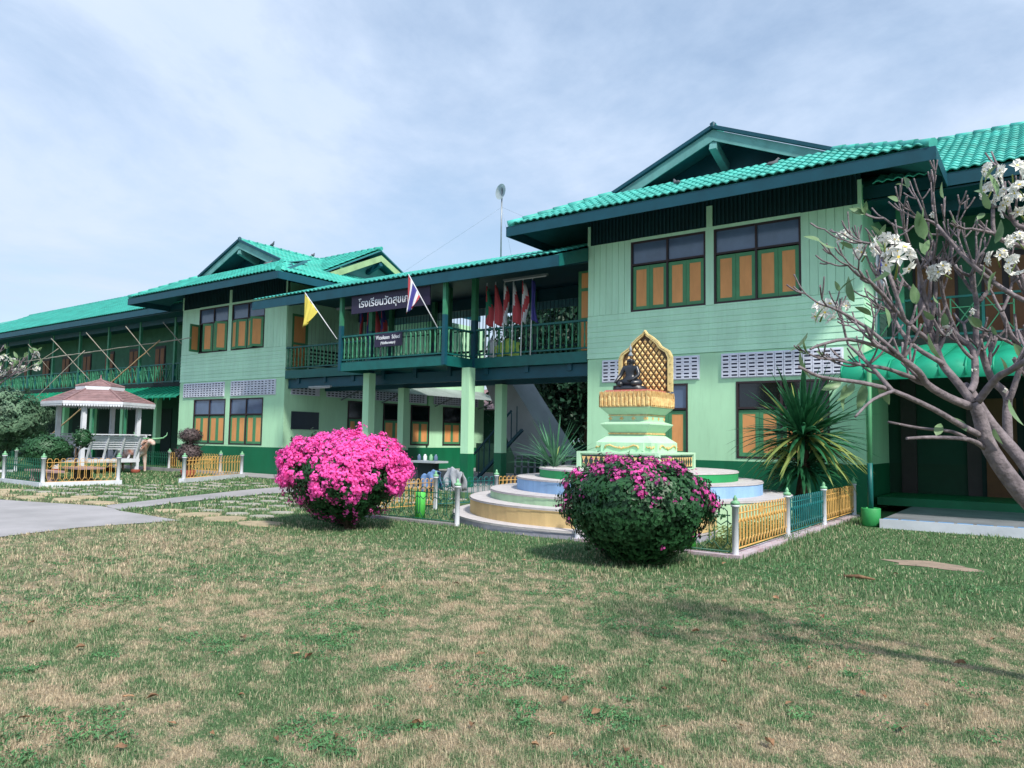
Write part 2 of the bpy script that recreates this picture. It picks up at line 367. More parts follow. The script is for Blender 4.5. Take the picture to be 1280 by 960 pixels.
for x, y, sx, sy in [(-13.45, 8.35, .8, .7), (-12.45, 8.25, .9, .7), (-11.3, 8.2, 1.0, .6), (-14.5, 8.35, .7, .5)]: put_slab(x, y, sx, sy, rnd.uniform(-.1, .1), True)
for i in range(6):
    for j in range(8):
        x = -18.1-.8*i-(.4 if j % 2 else 0)+rnd.uniform(-.1, .1); y = 9.3+.85*j+rnd.uniform(-.1, .1)-.1*i
        if inpoly(x, y, PATH) or inpoly(x+.6, y, PATH) or y > 16.6 or inpoly(x+.5, y-.3, PATH): continue
        if x < -22.2 and y > 12.6 or (x < -22.6): continue
        put_slab(x, y, .56, .42, rnd.uniform(-.1, .1), False)
for x, y in [(-17.2, 8.3), (-18.5, 8.15), (-19.7, 7.85), (-20.9, 7.7), (-18.9, 8.75), (-20.3, 8.5), (-21.8, 7.9), (-22.4, 8.5)]: put_slab(x, y, 1.0, .5, rnd.uniform(-.15, .15), True)

# ------------------------------------------------------------------ roof tiles
PITCH, EXPO = .215, .34
def tile_mesh(m, waves=1):
    mb = MB(); k = 6*waves; v = []
    for row in (0, 1):
        for i in range(k+1):
            u = i/k*waves; h = .046*(.5-.5*math.cos(2*math.pi*u))**.8
            v.append(((u)*PITCH, row*(EXPO+.05), h+(.028 if row == 0 else .004)))
    for i in range(k+1): v.append((v[i][0], v[i][1]+.006, v[i][2]-.028))
    mb.v = v; mb.smooth = True
    for i in range(k): mb.face((i, i+1, k+2+i, k+1+i))
    mb.smooth = False
    for i in range(k): mb.face((2*k+2+i, 2*k+3+i, i+1, i))
    return mb.mesh('roof_tile', m)
TM = {}
def tiles(parent, origin, ud, vd, nu, nv, inside, m, piece, expo=EXPO, skip=lambda u, v: False):
    """lay tiles on a plane: pieces where piece(iu,iv), the rest joined into one part"""
    if m.name not in TM: TM[m.name] = tile_mesh(m)
    me = TM[m.name]; origin = Vector(origin); ud = Vector(ud).normalized(); vd = Vector(vd).normalized(); n = ud.cross(vd)
    base = Matrix((ud, vd, n)).transposed().to_4x4()
    tv = np.array([v.co[:] for v in me.vertices]); tf = [tuple(p.vertices) for p in me.polygons]
    VV = []; FF = []; cnt = 0; A = np.array([ud[:], vd[:], n[:]])
    for iv in range(nv):
        for iu in range(nu):
            u = iu*PITCH; v = iv*EXPO
            if not inside(u+PITCH/2, v+EXPO/2): continue
            p = origin+ud*u+vd*v+n*(.02+rnd.uniform(0, .006))
            if piece(iu, iv) and cnt < 300:
                cnt += 1; Mx = base.copy(); Mx.translation = p; link('roof_tile', me, parent, Mx)
            else:
                VV.append(tv @ A+np.array(p[:])); FF.append(len(VV)-1)
    if VV:
        k = len(tv); allv = np.concatenate(VV); f = np.array(tf); ff = np.concatenate([f+i*k for i in range(len(VV))])
        o = link('tile_courses', np_mesh('tile_courses', allv, ff, m, True), parent); stuff(o)
def slab_poly(mb, pts, t, mi_top=0, mi_bot=1):
    """thin solid from a planar polygon, thickness t downwards along its normal"""
    P = [Vector(p) for p in pts]; n = (P[1]-P[0]).cross(P[2]-P[0]).normalized()
    if n.z < 0: P.reverse(); n = -n
    Q = [p-n*t for p in P]
    mb.m = mi_top; mb.poly(P); mb.m = mi_bot; mb.poly(list(reversed(Q)))
    for i in range(len(P)):
        j = (i+1) % len(P); mb.quad(Q[i], Q[j], P[j], P[i])
    mb.m = 0
def ridge_cap(parent, a, b, m, r=.1):
    a = Vector(a); b = Vector(b); n = max(1, int((b-a).length/.42)); d = (b-a)/n
    for i in range(n):
        p = a+d*i; q = p+d*1.06
        MB().tube([p+Vector((0, 0, .035)), q+Vector((0, 0, .02))], [r*1.12, r*.96], 8).build('ridge_cap', m, parent)

# ------------------------------------------------------------------ vents, windows
_vb = {}
def vent_block(axis='y'):
    if axis in _vb: return _vb[axis]
    mb = MB(); w, h, d = .212, .192, .05      # a block with two horizontal slots
    zs = [(0, .03), (.072, .12), (.162, .192)]
    mb.m = 0
    for a, b in zs: mb.box(0, w, 0, d, a, b)
    for a, b in ((.03, .072), (.12, .162)):
        mb.box(0, .03, .001, d, a, b); mb.box(w-.03, w, .001, d, a, b)
    mb.m = 1; mb.box(.03, w-.03, .036, d, .03, .072); mb.box(.03, w-.03, .036, d, .12, .162)
    _vb[axis] = mb.mesh('vent_block', [M_vent, M_ventb]); return _vb[axis]
def vent(parent, x0, x1, y, z0, pieces=True):
    nx = round((x1-x0)/.22); step = (x1-x0)/nx
    fr = MB().box(x0-.02, x1+.02, y-.015, y+.0, z0-.02, z0+.62); f = fr.build('vent_surround', M_vent, parent)
    for i in range(nx):
        for k in range(3):
            link('vent_block', vent_block(), f, Matrix.Translation((x0+i*step+.003, y-.06, z0+.005+k*.197)))
def shutter_mesh(w, h):
    mb = MB(); e = .075*min(1, w/.5)+.02; mb.m = 0
    mb.box(0, e, 0, .035, 0, h); mb.box(w-e, w, 0, .035, 0, h); mb.box(e, w-e, .001, .034, 0, e); mb.box(e, w-e, .001, .034, h-e, h)
    return mb
def window(parent, x0, x1, z0, z1, y, zt, glass=M_gl, opened=None, leafs=4, M=None):
    """transom panes above, shutters below; y = wall face, window set back"""
    fr = MB(); t = .05
    yo = y-.015; yi = y+.09
    fr.box(x0, x0+t, yo, yi, z0, z1); fr.box(x1-t, x1, yo, yi, z0, z1); fr.box(x0+t, x1-t, yo+.002, yi, z1-t, z1); fr.box(x0+t, x1-t, yo+.002, yi, z0, z0+t)
    xm = (x0+x1)/2; fr.box(xm-t/2, xm+t/2, yo+.004, yi, z0+t, z1-t); fr.box(x0+t, xm-t/2, yo+.006, yi, zt-t/2, zt+t/2); fr.box(xm+t/2, x1-t, yo+.006, yi, zt-t/2, zt+t/2)
    w = fr.build('window', M_frame, parent)
    for a, b in ((x0+t, xm-t/2), (xm+t/2, x1-t)):
        MB().box(a, b, y+.04, y+.05, zt+t/2, z1-t).build('pane', glass, w)
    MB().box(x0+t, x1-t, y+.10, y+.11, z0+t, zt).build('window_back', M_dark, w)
    nl = leafs; half = nl//2
    for s, (a, b) in enumerate(((x0+t, xm-t/2), (xm+t/2, x1-t))):
        wl = (b-a)/half; h = zt-t-z0-t
        for k in range(half):
            mbs = shutter_mesh(wl-.006, h); e = .075*min(1, (wl)/.5)+.02
            if opened is None:
                Mx = Matrix.Translation((a+k*wl+.003, y+.03, z0+t))
            else:
                ang = opened[s*half+k]
                if k == 0: Mx = Matrix.Translation((a, y-.02, z0+t)) @ Matrix.Rotation(-ang, 4, 'Z')
                else: Mx = Matrix.Translation((b, y-.02, z0+t)) @ Matrix.Rotation(ang, 4, 'Z') @ Matrix.Translation((-wl, 0, 0))
            sh = mbs.build('shutter', M_shg, w, Mx)
            o = MB().box(e, wl-.006-e, .008, .026, e, h-e).build('shutter_panel', M_or, None, Mx)
            o.parent = w
    return w
def wall_holes(mb, x0, x1, z0, z1, y0, y1, holes):
    xs = sorted({x0, x1, *[v for h in holes for v in h[:2]]}); zs = sorted({z0, z1, *[v for h in holes for v in h[2:]]})
    for i in range(len(xs)-1):
        for j in range(len(zs)-1):
            cx = (xs[i]+xs[i+1])/2; cz = (zs[j]+zs[j+1])/2
            if any(h[0] < cx < h[1] and h[2] < cz < h[3] for h in holes): continue
            mb.box(xs[i], xs[i+1], y0, y1, zs[j], zs[j+1])

YF = 18.70; ZB = 1.086; ZS = 3.88; ZT = 7.18; ZE = 7.62; ZR = 9.9
def wing(label, xa, xb, up_w, lo_w, vents, opened, tile_m, pieces, side_windows):
    cx = (xa+xb)/2; root = thing('school_building', label, 'building', (cx, YF, 0), None)
    wl = MB(); holes = [(a, b, 1.16, 3.09) for a, b in lo_w]
    wall_holes(wl, xa, xb, 0, ZS-.02, YF, YF+.15, holes)
    wl.box(xa, xa+.15, YF+.15, 27, 0, 7.7); wl.box(xb-.15, xb, YF+.15, 27, 0, ZS-.02); wl.box(xb-.17, xb-.02, YF+.15, 27, ZS-.02, 7.7)
    wl.box(xa+.15, xb-.15, 27, 27.15, 0, 7.7)
    wl.build('wall', M_mintw, root)
    up = MB(); wall_holes(up, xa+.02, xb-.02, ZS-.02, 7.19, YF+.03, YF+.15, [(a, b, 5.13, 7.1) for a, b in up_w]); up.build('upper_wall', M_mint, root)
    ban = MB(); ban.box(xa-.006, xb+.006, YF-.006, YF+.0, 0, ZB); ban.box(xb+.0, xb+.006, YF+.0, 27, 0, ZB); ban.build('painted_dado', M_dkg, root)
    # horizontal weatherboards, each one a board
    n = 8; h = (5.10-ZS)/n
    for k in range(n):
        z = ZS+k*h; mb = MB()
        i = len(mb.v); x0, x1 = xa-.01, xb+.01; j = rnd.uniform(-.002, .002)
        mb.v = [(x0, YF-.018+j, z), (x1, YF-.018+j, z), (x1, YF-.002+j, z+h+.01), (x0, YF-.002+j, z+h+.01), (x0, YF+.03, z), (x1, YF+.03, z), (x1, YF+.03, z+h), (x0, YF+.03, z+h)]
        for q in ((0, 1, 2, 3), (0, 4, 5, 1), (1, 5, 6, 2), (4, 0, 3, 7)): mb.face(q)
        mb.build('siding_board', M_mint, root)
        # same courses on the +X side
        mb = MB(); x = xb
        mb.v = [(x+.018, YF, z), (x+.018, 27, z), (x+.002, 27, z+h+.01), (x+.002, YF, z+h+.01), (x-.02, YF, z), (x-.02, 27, z)]
        mb.face((0, 1, 2, 3)); mb.face((4, 5, 1, 0)); mb.build('siding_board', M_mint, root)
    # vertical boards
    segs = [(xa, up_w[0][0]), (up_w[-1][1], xb)]
    for a, b in segs:
        k = max(1, round((b-a)/.195)); w = (b-a)/k
        for i in range(k):
            j = rnd.uniform(0, .004); MB().box(a+i*w+.004, a+(i+1)*w-.004, YF-.012-j, YF+.03, 5.115, ZT-.002).build('wall_board', M_mint, root)
    for i in range(int((27-YF)/.2)):
        MB().box(xb-.02, xb+.012, YF+.03+i*.2, YF+.03+i*.2+.192, 5.115, ZT).build('wall_board', M_mint, root) if i < 22 else None
    tr = MB(); tr.box(up_w[0][0]-.0, up_w[-1][1], YF-.016, YF+.03, 7.102, 7.19)
    tr.box(up_w[0][1]+.005, up_w[1][0]-.005, YF-.02, YF+.03, 5.115, 7.10); tr.box((up_w[0][1]+up_w[1][0])/2-.08, (up_w[0][1]+up_w[1][0])/2+.08, YF-.03, YF+.0, 7.192, 7.75)
    tr.box(xa-.012, xa+.08, YF-.03, YF-.013, ZT, 7.75); tr.box(xb-.08, xb+.012, YF-.03, YF-.013, ZT, 7.75)
    tr.box(up_w[0][0], up_w[0][1], YF-.014, YF+.03, 5.08, 5.128); tr.box(up_w[1][0], up_w[1][1], YF-.014, YF+.03, 5.08, 5.128)
    tr.build('wall_trim', M_mint, root)
    la = MB(); la.box(xa+.02, xb-.02, YF+.04, YF+.06, 7.191, 8.0)
    for i in range(int((xb-xa)/.11)): la.box(xa+.05+i*.11, xa+.09+i*.11, YF-.005, YF+.03, 7.2, 7.9)
    la.build('vent_lattice', mat('dark_teal_lattice', '#0c3a45', .7), root)
    for q, (a, b) in enumerate(up_w): window(root, a, b, 5.13, 7.1, YF, 6.45, opened=opened[q] if opened else None)
    for q, (a, b) in enumerate(lo_w): window(root, a, b, 1.16, 3.09, YF, 2.42, glass=(M_gl if (q == 0 or opened) else M_gld))
    for a, b in vents: vent(root, a, b, YF, 3.2)
    # ---- roof
    hw = 5.37; rf = MB(); S = (ZR-ZE)/hw; gy = 18.95; d0 = gy-17.0; Sf = .52; gz = ZE+Sf*d0; dx0 = (gz-ZE)/S
    ex0, ex1 = cx-hw, cx+hw
    slab_poly(rf, [(ex0, 17, ZE), (ex1, 17, ZE), (ex1-dx0, gy, gz), (ex0+dx0, gy, gz)], .05)
    for s in (-1, 1):
        slab_poly(rf, [(cx+s*hw, 17, ZE), (cx+s*hw, 29, ZE), (cx, 29, ZR), (cx, gy, ZR), (cx+s*(hw-dx0), gy, gz)], .05)
    slab_poly(rf, [(ex0+dx0-.3, gy, gz-.03), (ex1-dx0+.3, gy, gz-.03), (ex1-dx0+.3, gy+1.2, gz+.3), (ex0+dx0-.3, gy+1.2, gz+.3)], .03)
    roof = rf.build('roof', [tile_m, M_soff], root)
    fa = MB()
    fa.box(ex0-.02, ex1+.02, 16.97, 17.0, ZE-.29, ZE-.01)
    fa.box(ex1, ex1+.03, 17.0, 29, ZE-.29, ZE-.01); fa.box(ex0-.03, ex0, 17.0, 29, ZE-.29, ZE-.01)
    fa.build('fascia_board', M_teal, root)
    # soffit rafters
    ra = MB()
    for i in range(12):
        x = ex0+.5+i*(2*hw-1)/11; ra.bar((x, 17.02, ZE-.12), (x, 18.68, ZE-.12+Sf*1.66), .05, .1)
    ra.build('rafters', M_soff, roof)
    # gablet
    gw = MB(); yb = gy+.95; gw.poly([(ex0+dx0-.1, yb, gz-.1), (ex1-dx0+.1, yb, gz-.1), (cx, yb, ZR-.08)]); gw.build('gable_wall', M_teal, root)
    hwg = hw-dx0
    for s in (-1, 1):
        bg_ = MB(); o_ = .16
        A = Vector((cx+s*(hwg+.15), gy-.03, gz-.075)); B = Vector((cx, gy-.03, ZR+.0)); dn = Vector((0, 0, -.3))
        for y in (gy-.03,):
            bg_.v = [tuple(A), tuple(B), tuple(B+dn), tuple(A+dn)]+[(p.x, p.y+.04, p.z) for p in (A, B, B+dn, A+dn)]
            q = [(0, 1, 2, 3), (7, 6, 5, 4), (0, 4, 5, 1), (3, 2, 6, 7), (0, 3, 7, 4), (1, 5, 6, 2)]
            for f in q: bg_.face(f if s < 0 else f[::-1])
        bg_.build('barge_board', M_barge, root)
        MB().bar((cx+s*(hwg+.2), gy-.05, gz-.02), (cx+s*.02, gy-.05, ZR+.06), .12, .09).build('verge_cap', M_teal, root)
    MB().bar((cx, gy-.02, ZR-.42), (cx, gy+.95, ZR-.75), .2, .24).build('gable_bracket', M_barge, root)
    MB().lathe((cx, gy-.02, ZR+.02), [(.1, 0), (.12, .05), (.07, .1), (.09, .14), (.02, .2)], 8).build('ridge_finial', M_teal, root)
    # tiles: front skirt, two slopes
    L0 = math.sqrt(1+S*S)
    tiles(roof, (ex0, 16.96, ZE), (1, 0, 0), (0, 1, Sf), int(2*hw/PITCH), 6, lambda u, v: v/1.127*dx0/d0 < u+.02 and v/1.127*dx0/d0 < 2*hw-u+.02, tile_m, lambda a, b: pieces)
    def ins(u, v):      # u from the front corner backwards, v up slope
        return v/L0 < hw+.02 and (v/L0 < u*dx0/d0+.02 if u < d0 else True) and u < 12
    if not pieces:      # only this wing shows its +X slope
        tiles(roof, (ex1+.04, 17, ZE), (0, 1, 0), (-1, 0, S), int(11.8/PITCH), int(hw*L0/EXPO)+1, ins, tile_m, lambda a, b: False)
    ridge_cap(roof, (ex0+.02, 17.0, ZE+.03), (ex0+dx0, gy, gz+.03), tile_m); ridge_cap(roof, (ex1-.02, 17.0, ZE+.03), (ex1-dx0, gy, gz+.03), tile_m)
    ridge_cap(roof, (cx, gy, ZR+.04), (cx, 24, ZR+.04), tile_m)
    return root, roof
wingR, roofR = wing('two-storey light green school wing nearest the camera, with closed orange shutters', -10.84, -3.5,
    [(-9.47, -7.30), (-7.07, -4.88)], [(-10.0, -7.8), (-6.51, -4.28)], [(-10.34, -7.49), (-6.87, -3.97)], None, M_tile, True, None)
op = [[R(62), R(12), R(22), R(55)], [R(58), R(20), R(18), R(64)]]
op = [[1.45, .35, .12, .75], [.25, .25, .25, .75]]
wingL, roofL = wing('farther two-storey green school wing with upstairs shutters standing open', -32.1, -24.6,
    [(-30.75, -28.55), (-28.3, -26.03)], [(-30.9, -28.52), (-28.2, -25.93)], [(-31.72, -28.65), (-28.13, -25.16)], op, M_tileL, False, None)

# left wing: long side wall with windows, board, vents, zinc awning, plus a gablet facing the yard
sw = MB(); sw.box(-24.75, -24.6, 27.15, 31.5, 0, 7.4); sw.box(-30, -24.75, 31.35, 31.5, 0, 7.4); sw.build('side_wall', M_mintw, wingL)
MB().box(-24.6, -24.594, 27.0, 31.5, 0, ZB).build('painted_dado', M_dkg, wingL)
MB().box(-24.6, -24.56, 19.06, 20.43, 1.82, 2.53).build('notice_board', M_board, wingL)
def side_window(y0, y1, z0=1.2, z1=3.1, parent=wingL, x=-24.6, zt=2.35):
    fr = MB(); t = .07
    fr.box(x-.02, x+.03, y0, y0+t, z0, z1); fr.box(x-.02, x+.03, y1-t, y1, z0, z1); fr.box(x-.02, x+.028, y0+t, y1-t, z1-t, z1); fr.box(x-.02, x+.028, y0+t, y1-t, z0, z0+t); fr.box(x-.02, x+.026, y0+t, y1-t, zt-t/2, zt+t/2)
    w = fr.build('window', M_frame, parent)
    MB().box(x-.01, x+.01, y0+t, y1-t, zt+t/2, z1-t).build('pane', M_gld, w)
    k = 2; wd = (y1-y0-2*t)/k
    for i in range(k):
        a = y0+t+i*wd; MB().box(x-.01, x+.012, a, a+wd-.01, z0+t, zt-t/2).build('shutter', M_shg, w); MB().box(x+.012, x+.018, a+.09, a+wd-.1, z0+t+.1, zt-t/2-.1).build('shutter_panel', M_or, w)
for a, b in ((22.0, 23.0), (24.1, 25.5), (25.9, 27.2), (28.2, 29.6)): side_window(a, b)
for a, b in ((19.0, 20.45), (20.8, 23.0), (23.6, 27.0), (27.5, 31.0)):
    f = MB().box(-24.6, -24.585, a, b, 3.2, 3.66).build('vent_surround', M_vent, wingL)
    mb = MB()
    for i in range(int((b-a-.1)/.2)):
        for k in range(4): mb.box(-24.587, -24.58, a+.08+i*.2, a+.2+i*.2, 3.24+k*.1, 3.285+k*.1)
    mb.build('vent_slots', M_ventb, f)
# corrugated zinc awning
def corr(name, x0, x1, z0, z1, y0, y1, m, parent, amp=.02, per=.12, axis='x'):
    n = int((y1-y0)/per*4); V = []; Fc = []
    for i in range(n+1):
        y = y0+(y1-y0)*i/n; dz = amp*math.sin(2*math.pi*i/4)
        V += [(x0, y, z0+dz), (x1, y, z1+dz)]
    if axis == 'y': V = [(b, a, c) for a, b, c in V]
    Fc = np.array([(2*i, 2*i+1, 2*i+3, 2*i+2) for i in range(n)])
    return link(name, np_mesh(name, np.array(V), Fc, m, True), parent)
corr('zinc_awning', -24.6, -23.2, 4.0, 3.5, 21.5, 31.3, M_zinc, wingL)
mb = MB()
for y in (21.6, 24, 27.6, 31): mb.bar((-24.58, y, 3.1), (-23.4, y, 3.5), .05, .05)
mb.build('awning_brackets', M_steel, wingL)
# upstairs doors on the side wall
MB().box(-24.6, -24.585, 18.95, 19.75, 4.2, 6.45).build('door_frame', M_shg, wingL)
for z0, z1 in ((4.3, 5.2), (5.3, 6.35)): MB().box(-24.583, -24.575, 19.05, 19.6, z0, z1).build('door_panel', M_or, wingL)
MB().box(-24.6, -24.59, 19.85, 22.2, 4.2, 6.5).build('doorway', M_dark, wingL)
# gablet facing +X at the range ridge
gx = -24.9; S2 = (ZR-ZE)/5.0
for s in (-1, 1):
    A = Vector((gx+.03, 24+s*3.0, ZR-S2*3.0)); B = Vector((gx+.03, 24, ZR)); dn = Vector((0, 0, -.28)); g = MB()
    g.v = [tuple(A), tuple(B), tuple(B+dn), tuple(A+dn)]+[(p.x-.04, p.y, p.z) for p in (A, B, B+dn, A+dn)]
    for f in ((0, 1, 2, 3), (7, 6, 5, 4), (0, 4, 5, 1), (3, 2, 6, 7), (0, 3, 7, 4)): g.face(f if s > 0 else f[::-1])
    g.build('barge_board', mat('pale_barge_paint', '#9cb98a', .6), wingL)
MB().poly([(gx-.9, 21, 8.6), (gx-.9, 27, 8.6), (gx-.9, 24, ZR-.08)]).build('gable_wall', M_barge, wingL)
MB().bar((gx, 24, ZR-.4), (gx-.9, 24, ZR-.7), .18, .2).build('gable_bracket', M_teal, wingL)

# ------------------------------------------------------------------ ranges (galleried blocks)
YE = 19.0; ZRR = 10.15; SR = (ZRR-ZE)/5.0; LR = math.sqrt(1+SR*SR)
def xrail(x0, x1, y, z0, z1, parent, bay=1.9):
    """railing with square end posts, diamond-and-cross bays"""
    n = max(1, round((x1-x0)/bay)); w = (x1-x0)/n
    for i in range(n):
        a = x0+i*w; b = a+w; c = (a+b)/2; zm = (z0+z1)/2; mb = MB()
        mb.box(a, b, y-.03, y+.03, z1-.05, z1); mb.box(a, b, y-.025, y+.025, z0, z0+.05); mb.box(a, a+.06, y-.03, y+.03, z0, z1+.02)
        mb.m = 1; t = .045
        for p in (.28, .4, .6, .72): mb.bar((a+p*w, y, z0+.05), (a+p*w, y, z1-.05), t, .03)
        for p, q in ((.03, .28), (.4, .6), (.72, .98)):
            mb.bar((a+p*w, y, z0+.05), (a+q*w, y, z1-.05), t, .02); mb.bar((a+p*w, y+.002, z1-.05), (a+q*w, y+.002, z0+.05), t, .02)
        mb.bar((a+.06, y, zm+.18), (a+.28*w, y, zm+.18), t, .02); mb.bar((a+.72*w, y, zm+.18), (b, y, zm+.18), t, .02)
        mb.build('railing_bay', [M_tealrail, M_rail], parent)
def gallery(label, x0, x1, posts, tile_m, pieces, tx0, tx1, doorx, lower_y, floor_y=20.0):
    root = thing('gallery_block', label, 'building', ((x0+x1)/2, 20, 0))
    ZF = 4.05
    w = MB(); w.box(x0, x1, 21.6, 21.75, ZF, 8.9); w.build('upper_wall', mat('shaded_gallery_wall', '#43755f', .8), root)  # wall green darkened to carry the shade inside the gallery
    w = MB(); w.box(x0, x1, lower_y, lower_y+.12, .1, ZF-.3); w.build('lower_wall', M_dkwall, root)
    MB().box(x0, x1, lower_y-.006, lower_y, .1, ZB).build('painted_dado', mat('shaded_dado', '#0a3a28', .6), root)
    MB().box(x0, x1, floor_y-.05, 21.6, ZF-.3, ZF).build('gallery_floor', M_teal, root)
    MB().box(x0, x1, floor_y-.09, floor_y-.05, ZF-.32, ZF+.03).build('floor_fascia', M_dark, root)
    MB().box(x0, x1, 28.4, 28.5, 0, 7.9).build('rear_wall', M_mintw, root)
    rf = MB(); slab_poly(rf, [(x0, YE, ZE+.03), (x1, YE, ZE+.03), (x1, 24, ZRR), (x0, 24, ZRR)], .05); slab_poly(rf, [(x0, 29, ZE), (x1, 29, ZE), (x1, 24, ZRR), (x0, 24, ZRR)], .05)
    roof = rf.build('roof', [tile_m, M_soff], root)
    MB().box(x0, x1, YE-.03, YE, ZE-.27, ZE+.02).build('fascia_board', M_teal, root)
    cl = MB(); cl.box(x0, x1, 19.05, 21.6, 7.3, 7.34); cl.build('gallery_ceiling', M_teal, root)  # ceiling takes the dark trim colour to deepen the gallery shade
    MB().box(x0, x1, floor_y-.04, floor_y+.06, 7.05, 7.3).build('wall_plate', M_teal, root)
    nu = int((tx1-tx0)/PITCH)
    tiles(roof, (tx0, YE-.04, ZE+.03), (1, 0, 0), (0, 1, SR), nu, int(5*LR/EXPO)+1, lambda u, v: v/LR < 5.05, tile_m, pieces)
    ridge_cap(roof, (tx0, 24, ZRR+.05), (tx1, 24, ZRR+.05), tile_m)
    for x in posts:
        p = MB(); p.box(x-.07, x+.07, floor_y-.07, floor_y+.05, ZF+.9, 7.3); p.m = 1; p.box(x-.075, x+.075, floor_y-.075, floor_y+.055, ZF-.3, ZF+.9); p.build('post', [M_rail, M_tealrail], root)
    for x in doorx:
        d = MB().box(x-.5, x+.5, 21.55, 21.59, ZF, 6.3).build('door', M_frame, root)
        for s in (-1, 1): MB().box(x+s*.25-.18, x+s*.25+.18, 21.53, 21.548, ZF+.15, 6.15).build('door_panel', mat('shaded_orange_door_panel', '#8d5f41', .6), d)  # shutter orange browned down for the gallery shade
    return root, roof
ZF = 4.05
galL, groofL = gallery('long far gallery block with cross-braced balcony, behind the white pavilion', -72, -24.9, [-34.9-i*3.3 for i in range(11)]+[-32.25], M_tileL, lambda a, b: False, -62, -24.9, [-33.6-2.75*i for i in range(13)], 21.6)
xrail(-71.8, -32.3, 19.98, ZF+.06, ZF+.98, galL, 1.65)
galR, groofR = gallery('galleried block at the right edge of the photo behind the bare frangipani', -5.5, 8, [-2.9, -.1, 3, 6], M_tile, lambda a, b: a < 20, -3.3, 7.9, [-2.35, -.85, 1.6, 4], 21.6)
xrail(-3.45, 7.5, 19.98, ZF+.06, ZF+.98, galR, 2.0)
# lower storey posts, doors under the galleries
for x in [-33.0-i*3.3 for i in range(10)]:
    p = MB(); p.box(x-.13, x+.13, 19.9, 20.16, 1.08, 3.75); p.m = 1; p.box(x-.135, x+.135, 19.895, 20.165, 0, 1.08); p.build('post', [M_mintw, M_dkg], galL)
for x in (-37.3, -40.6): MB().box(x-.045, x+.045, 18.9, 18.99, 0, 3.5).build('post', M_rail, galL)
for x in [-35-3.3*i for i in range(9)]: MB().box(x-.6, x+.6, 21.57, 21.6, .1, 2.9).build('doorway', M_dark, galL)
for x0, x1 in ((-3.2, -2.85), (-1.75, -1.45), (.1, .5)): MB().box(x0, x1, 21.5, 21.59, .1, 3.7).build('door_frame', M_frame, galR)
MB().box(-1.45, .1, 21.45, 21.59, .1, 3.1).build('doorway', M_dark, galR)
for x0 in (-1.4, -.62): MB().box(x0+.05, x0+.68, 21.42, 21.45, .2, 2.7).build('door_leaf', mat('brown_door', '#6b3f26', .6), galR)
# green awnings below both balconies: ribbed sheets, rounded at the lip
def awning(root, x0, x1, yA, zA, yB, zB, m, bay, lip=True):
    prof = [(yA, zA), (yA+.9*(yB-yA), zA+.9*(zB-zA))]
    n = max(1, round((x1-x0)/bay)); w = (x1-x0)/n
    for i in range(n):
        V = []; k = 10
        for j in range(k+1):
            x = x0+i*w+w*j/k; b = .07*math.sin(math.pi*j/k)*(1 if lip else .25)
            V += [(x, yA+.02, zA-.24 if lip else zA-.1), (x, yA-.01-b*.5, zA-.05+b*.3), (x, yA+.3, zA+.14+b), (x, yB, zB+b*.4)]
        Fc = []
        for j in range(k):
            for q in range(3): Fc.append((4*j+q, 4*j+4+q, 4*j+5+q, 4*j+1+q))
        link('awning_sheet', np_mesh('awning_sheet', np.array(V), np.array(Fc), m, True), root)
        MB().tube([(x0+i*w, yA-.01, zA-.2), (x0+i*w, yA, zA), (x0+i*w, yA+.3, zA+.16), (x0+i*w, yB, zB+.02)], .02, 6).build('awning_rib', m, root)
awning(galR, -3.42, 6.4, 15.95, 3.05, 19.95, 3.9, M_awn, .42)
awning(galL, -62, -32.12, 18.55, 3.3, 19.95, 3.88, M_awn, .5, False)
# right terrace
te = MB(); te.box(-2.68, 8, 15.55, 21.6, 0, .16); te.build('terrace', mat('worn_grey_floor', '#7d7f86', .7, .15, 1.5, .15, 30), galR)
MB().box(-2.7, 8, 15.5, 15.55, 0, .17).build('terrace_edge', M_white, galR)
for i in range(22): MB().box(-2.66+i*.3, -2.42+i*.3, 15.56, 15.75, .16, .168).build('edge_tile', mat('blue_floor_tile', '#6d9cd0', .5), galR)
MB().box(-3.4, 8, 19.3, 21.6, .16, .34).build('added_dark_step', M_dkg, galR)  # added step, painted dark to stand for the shaded floor behind
po = MB(); po.tube([(-2.89, 15.75, 1.1), (-2.89, 15.85, 3.05)], .045, 8); po.m = 1; po.tube([(-2.89, 15.75, .3), (-2.89, 15.75, 1.2)], .05, 8); po.build('awning_post', [M_shg, M_tealrail], galR)
bk = MB().lathe((-2.89, 15.75, 0), [(.14, 0), (.165, .02), (.175, .33), (.165, .345), (.15, .34), (.14, .3)], 18); tag(bk.build('planter_bucket', M_lime and mat('lime_bucket', '#3fa860', .5)), 'green round bucket at the foot of the thin awning post', 'bucket')
# tube lights etc. come with the bridge

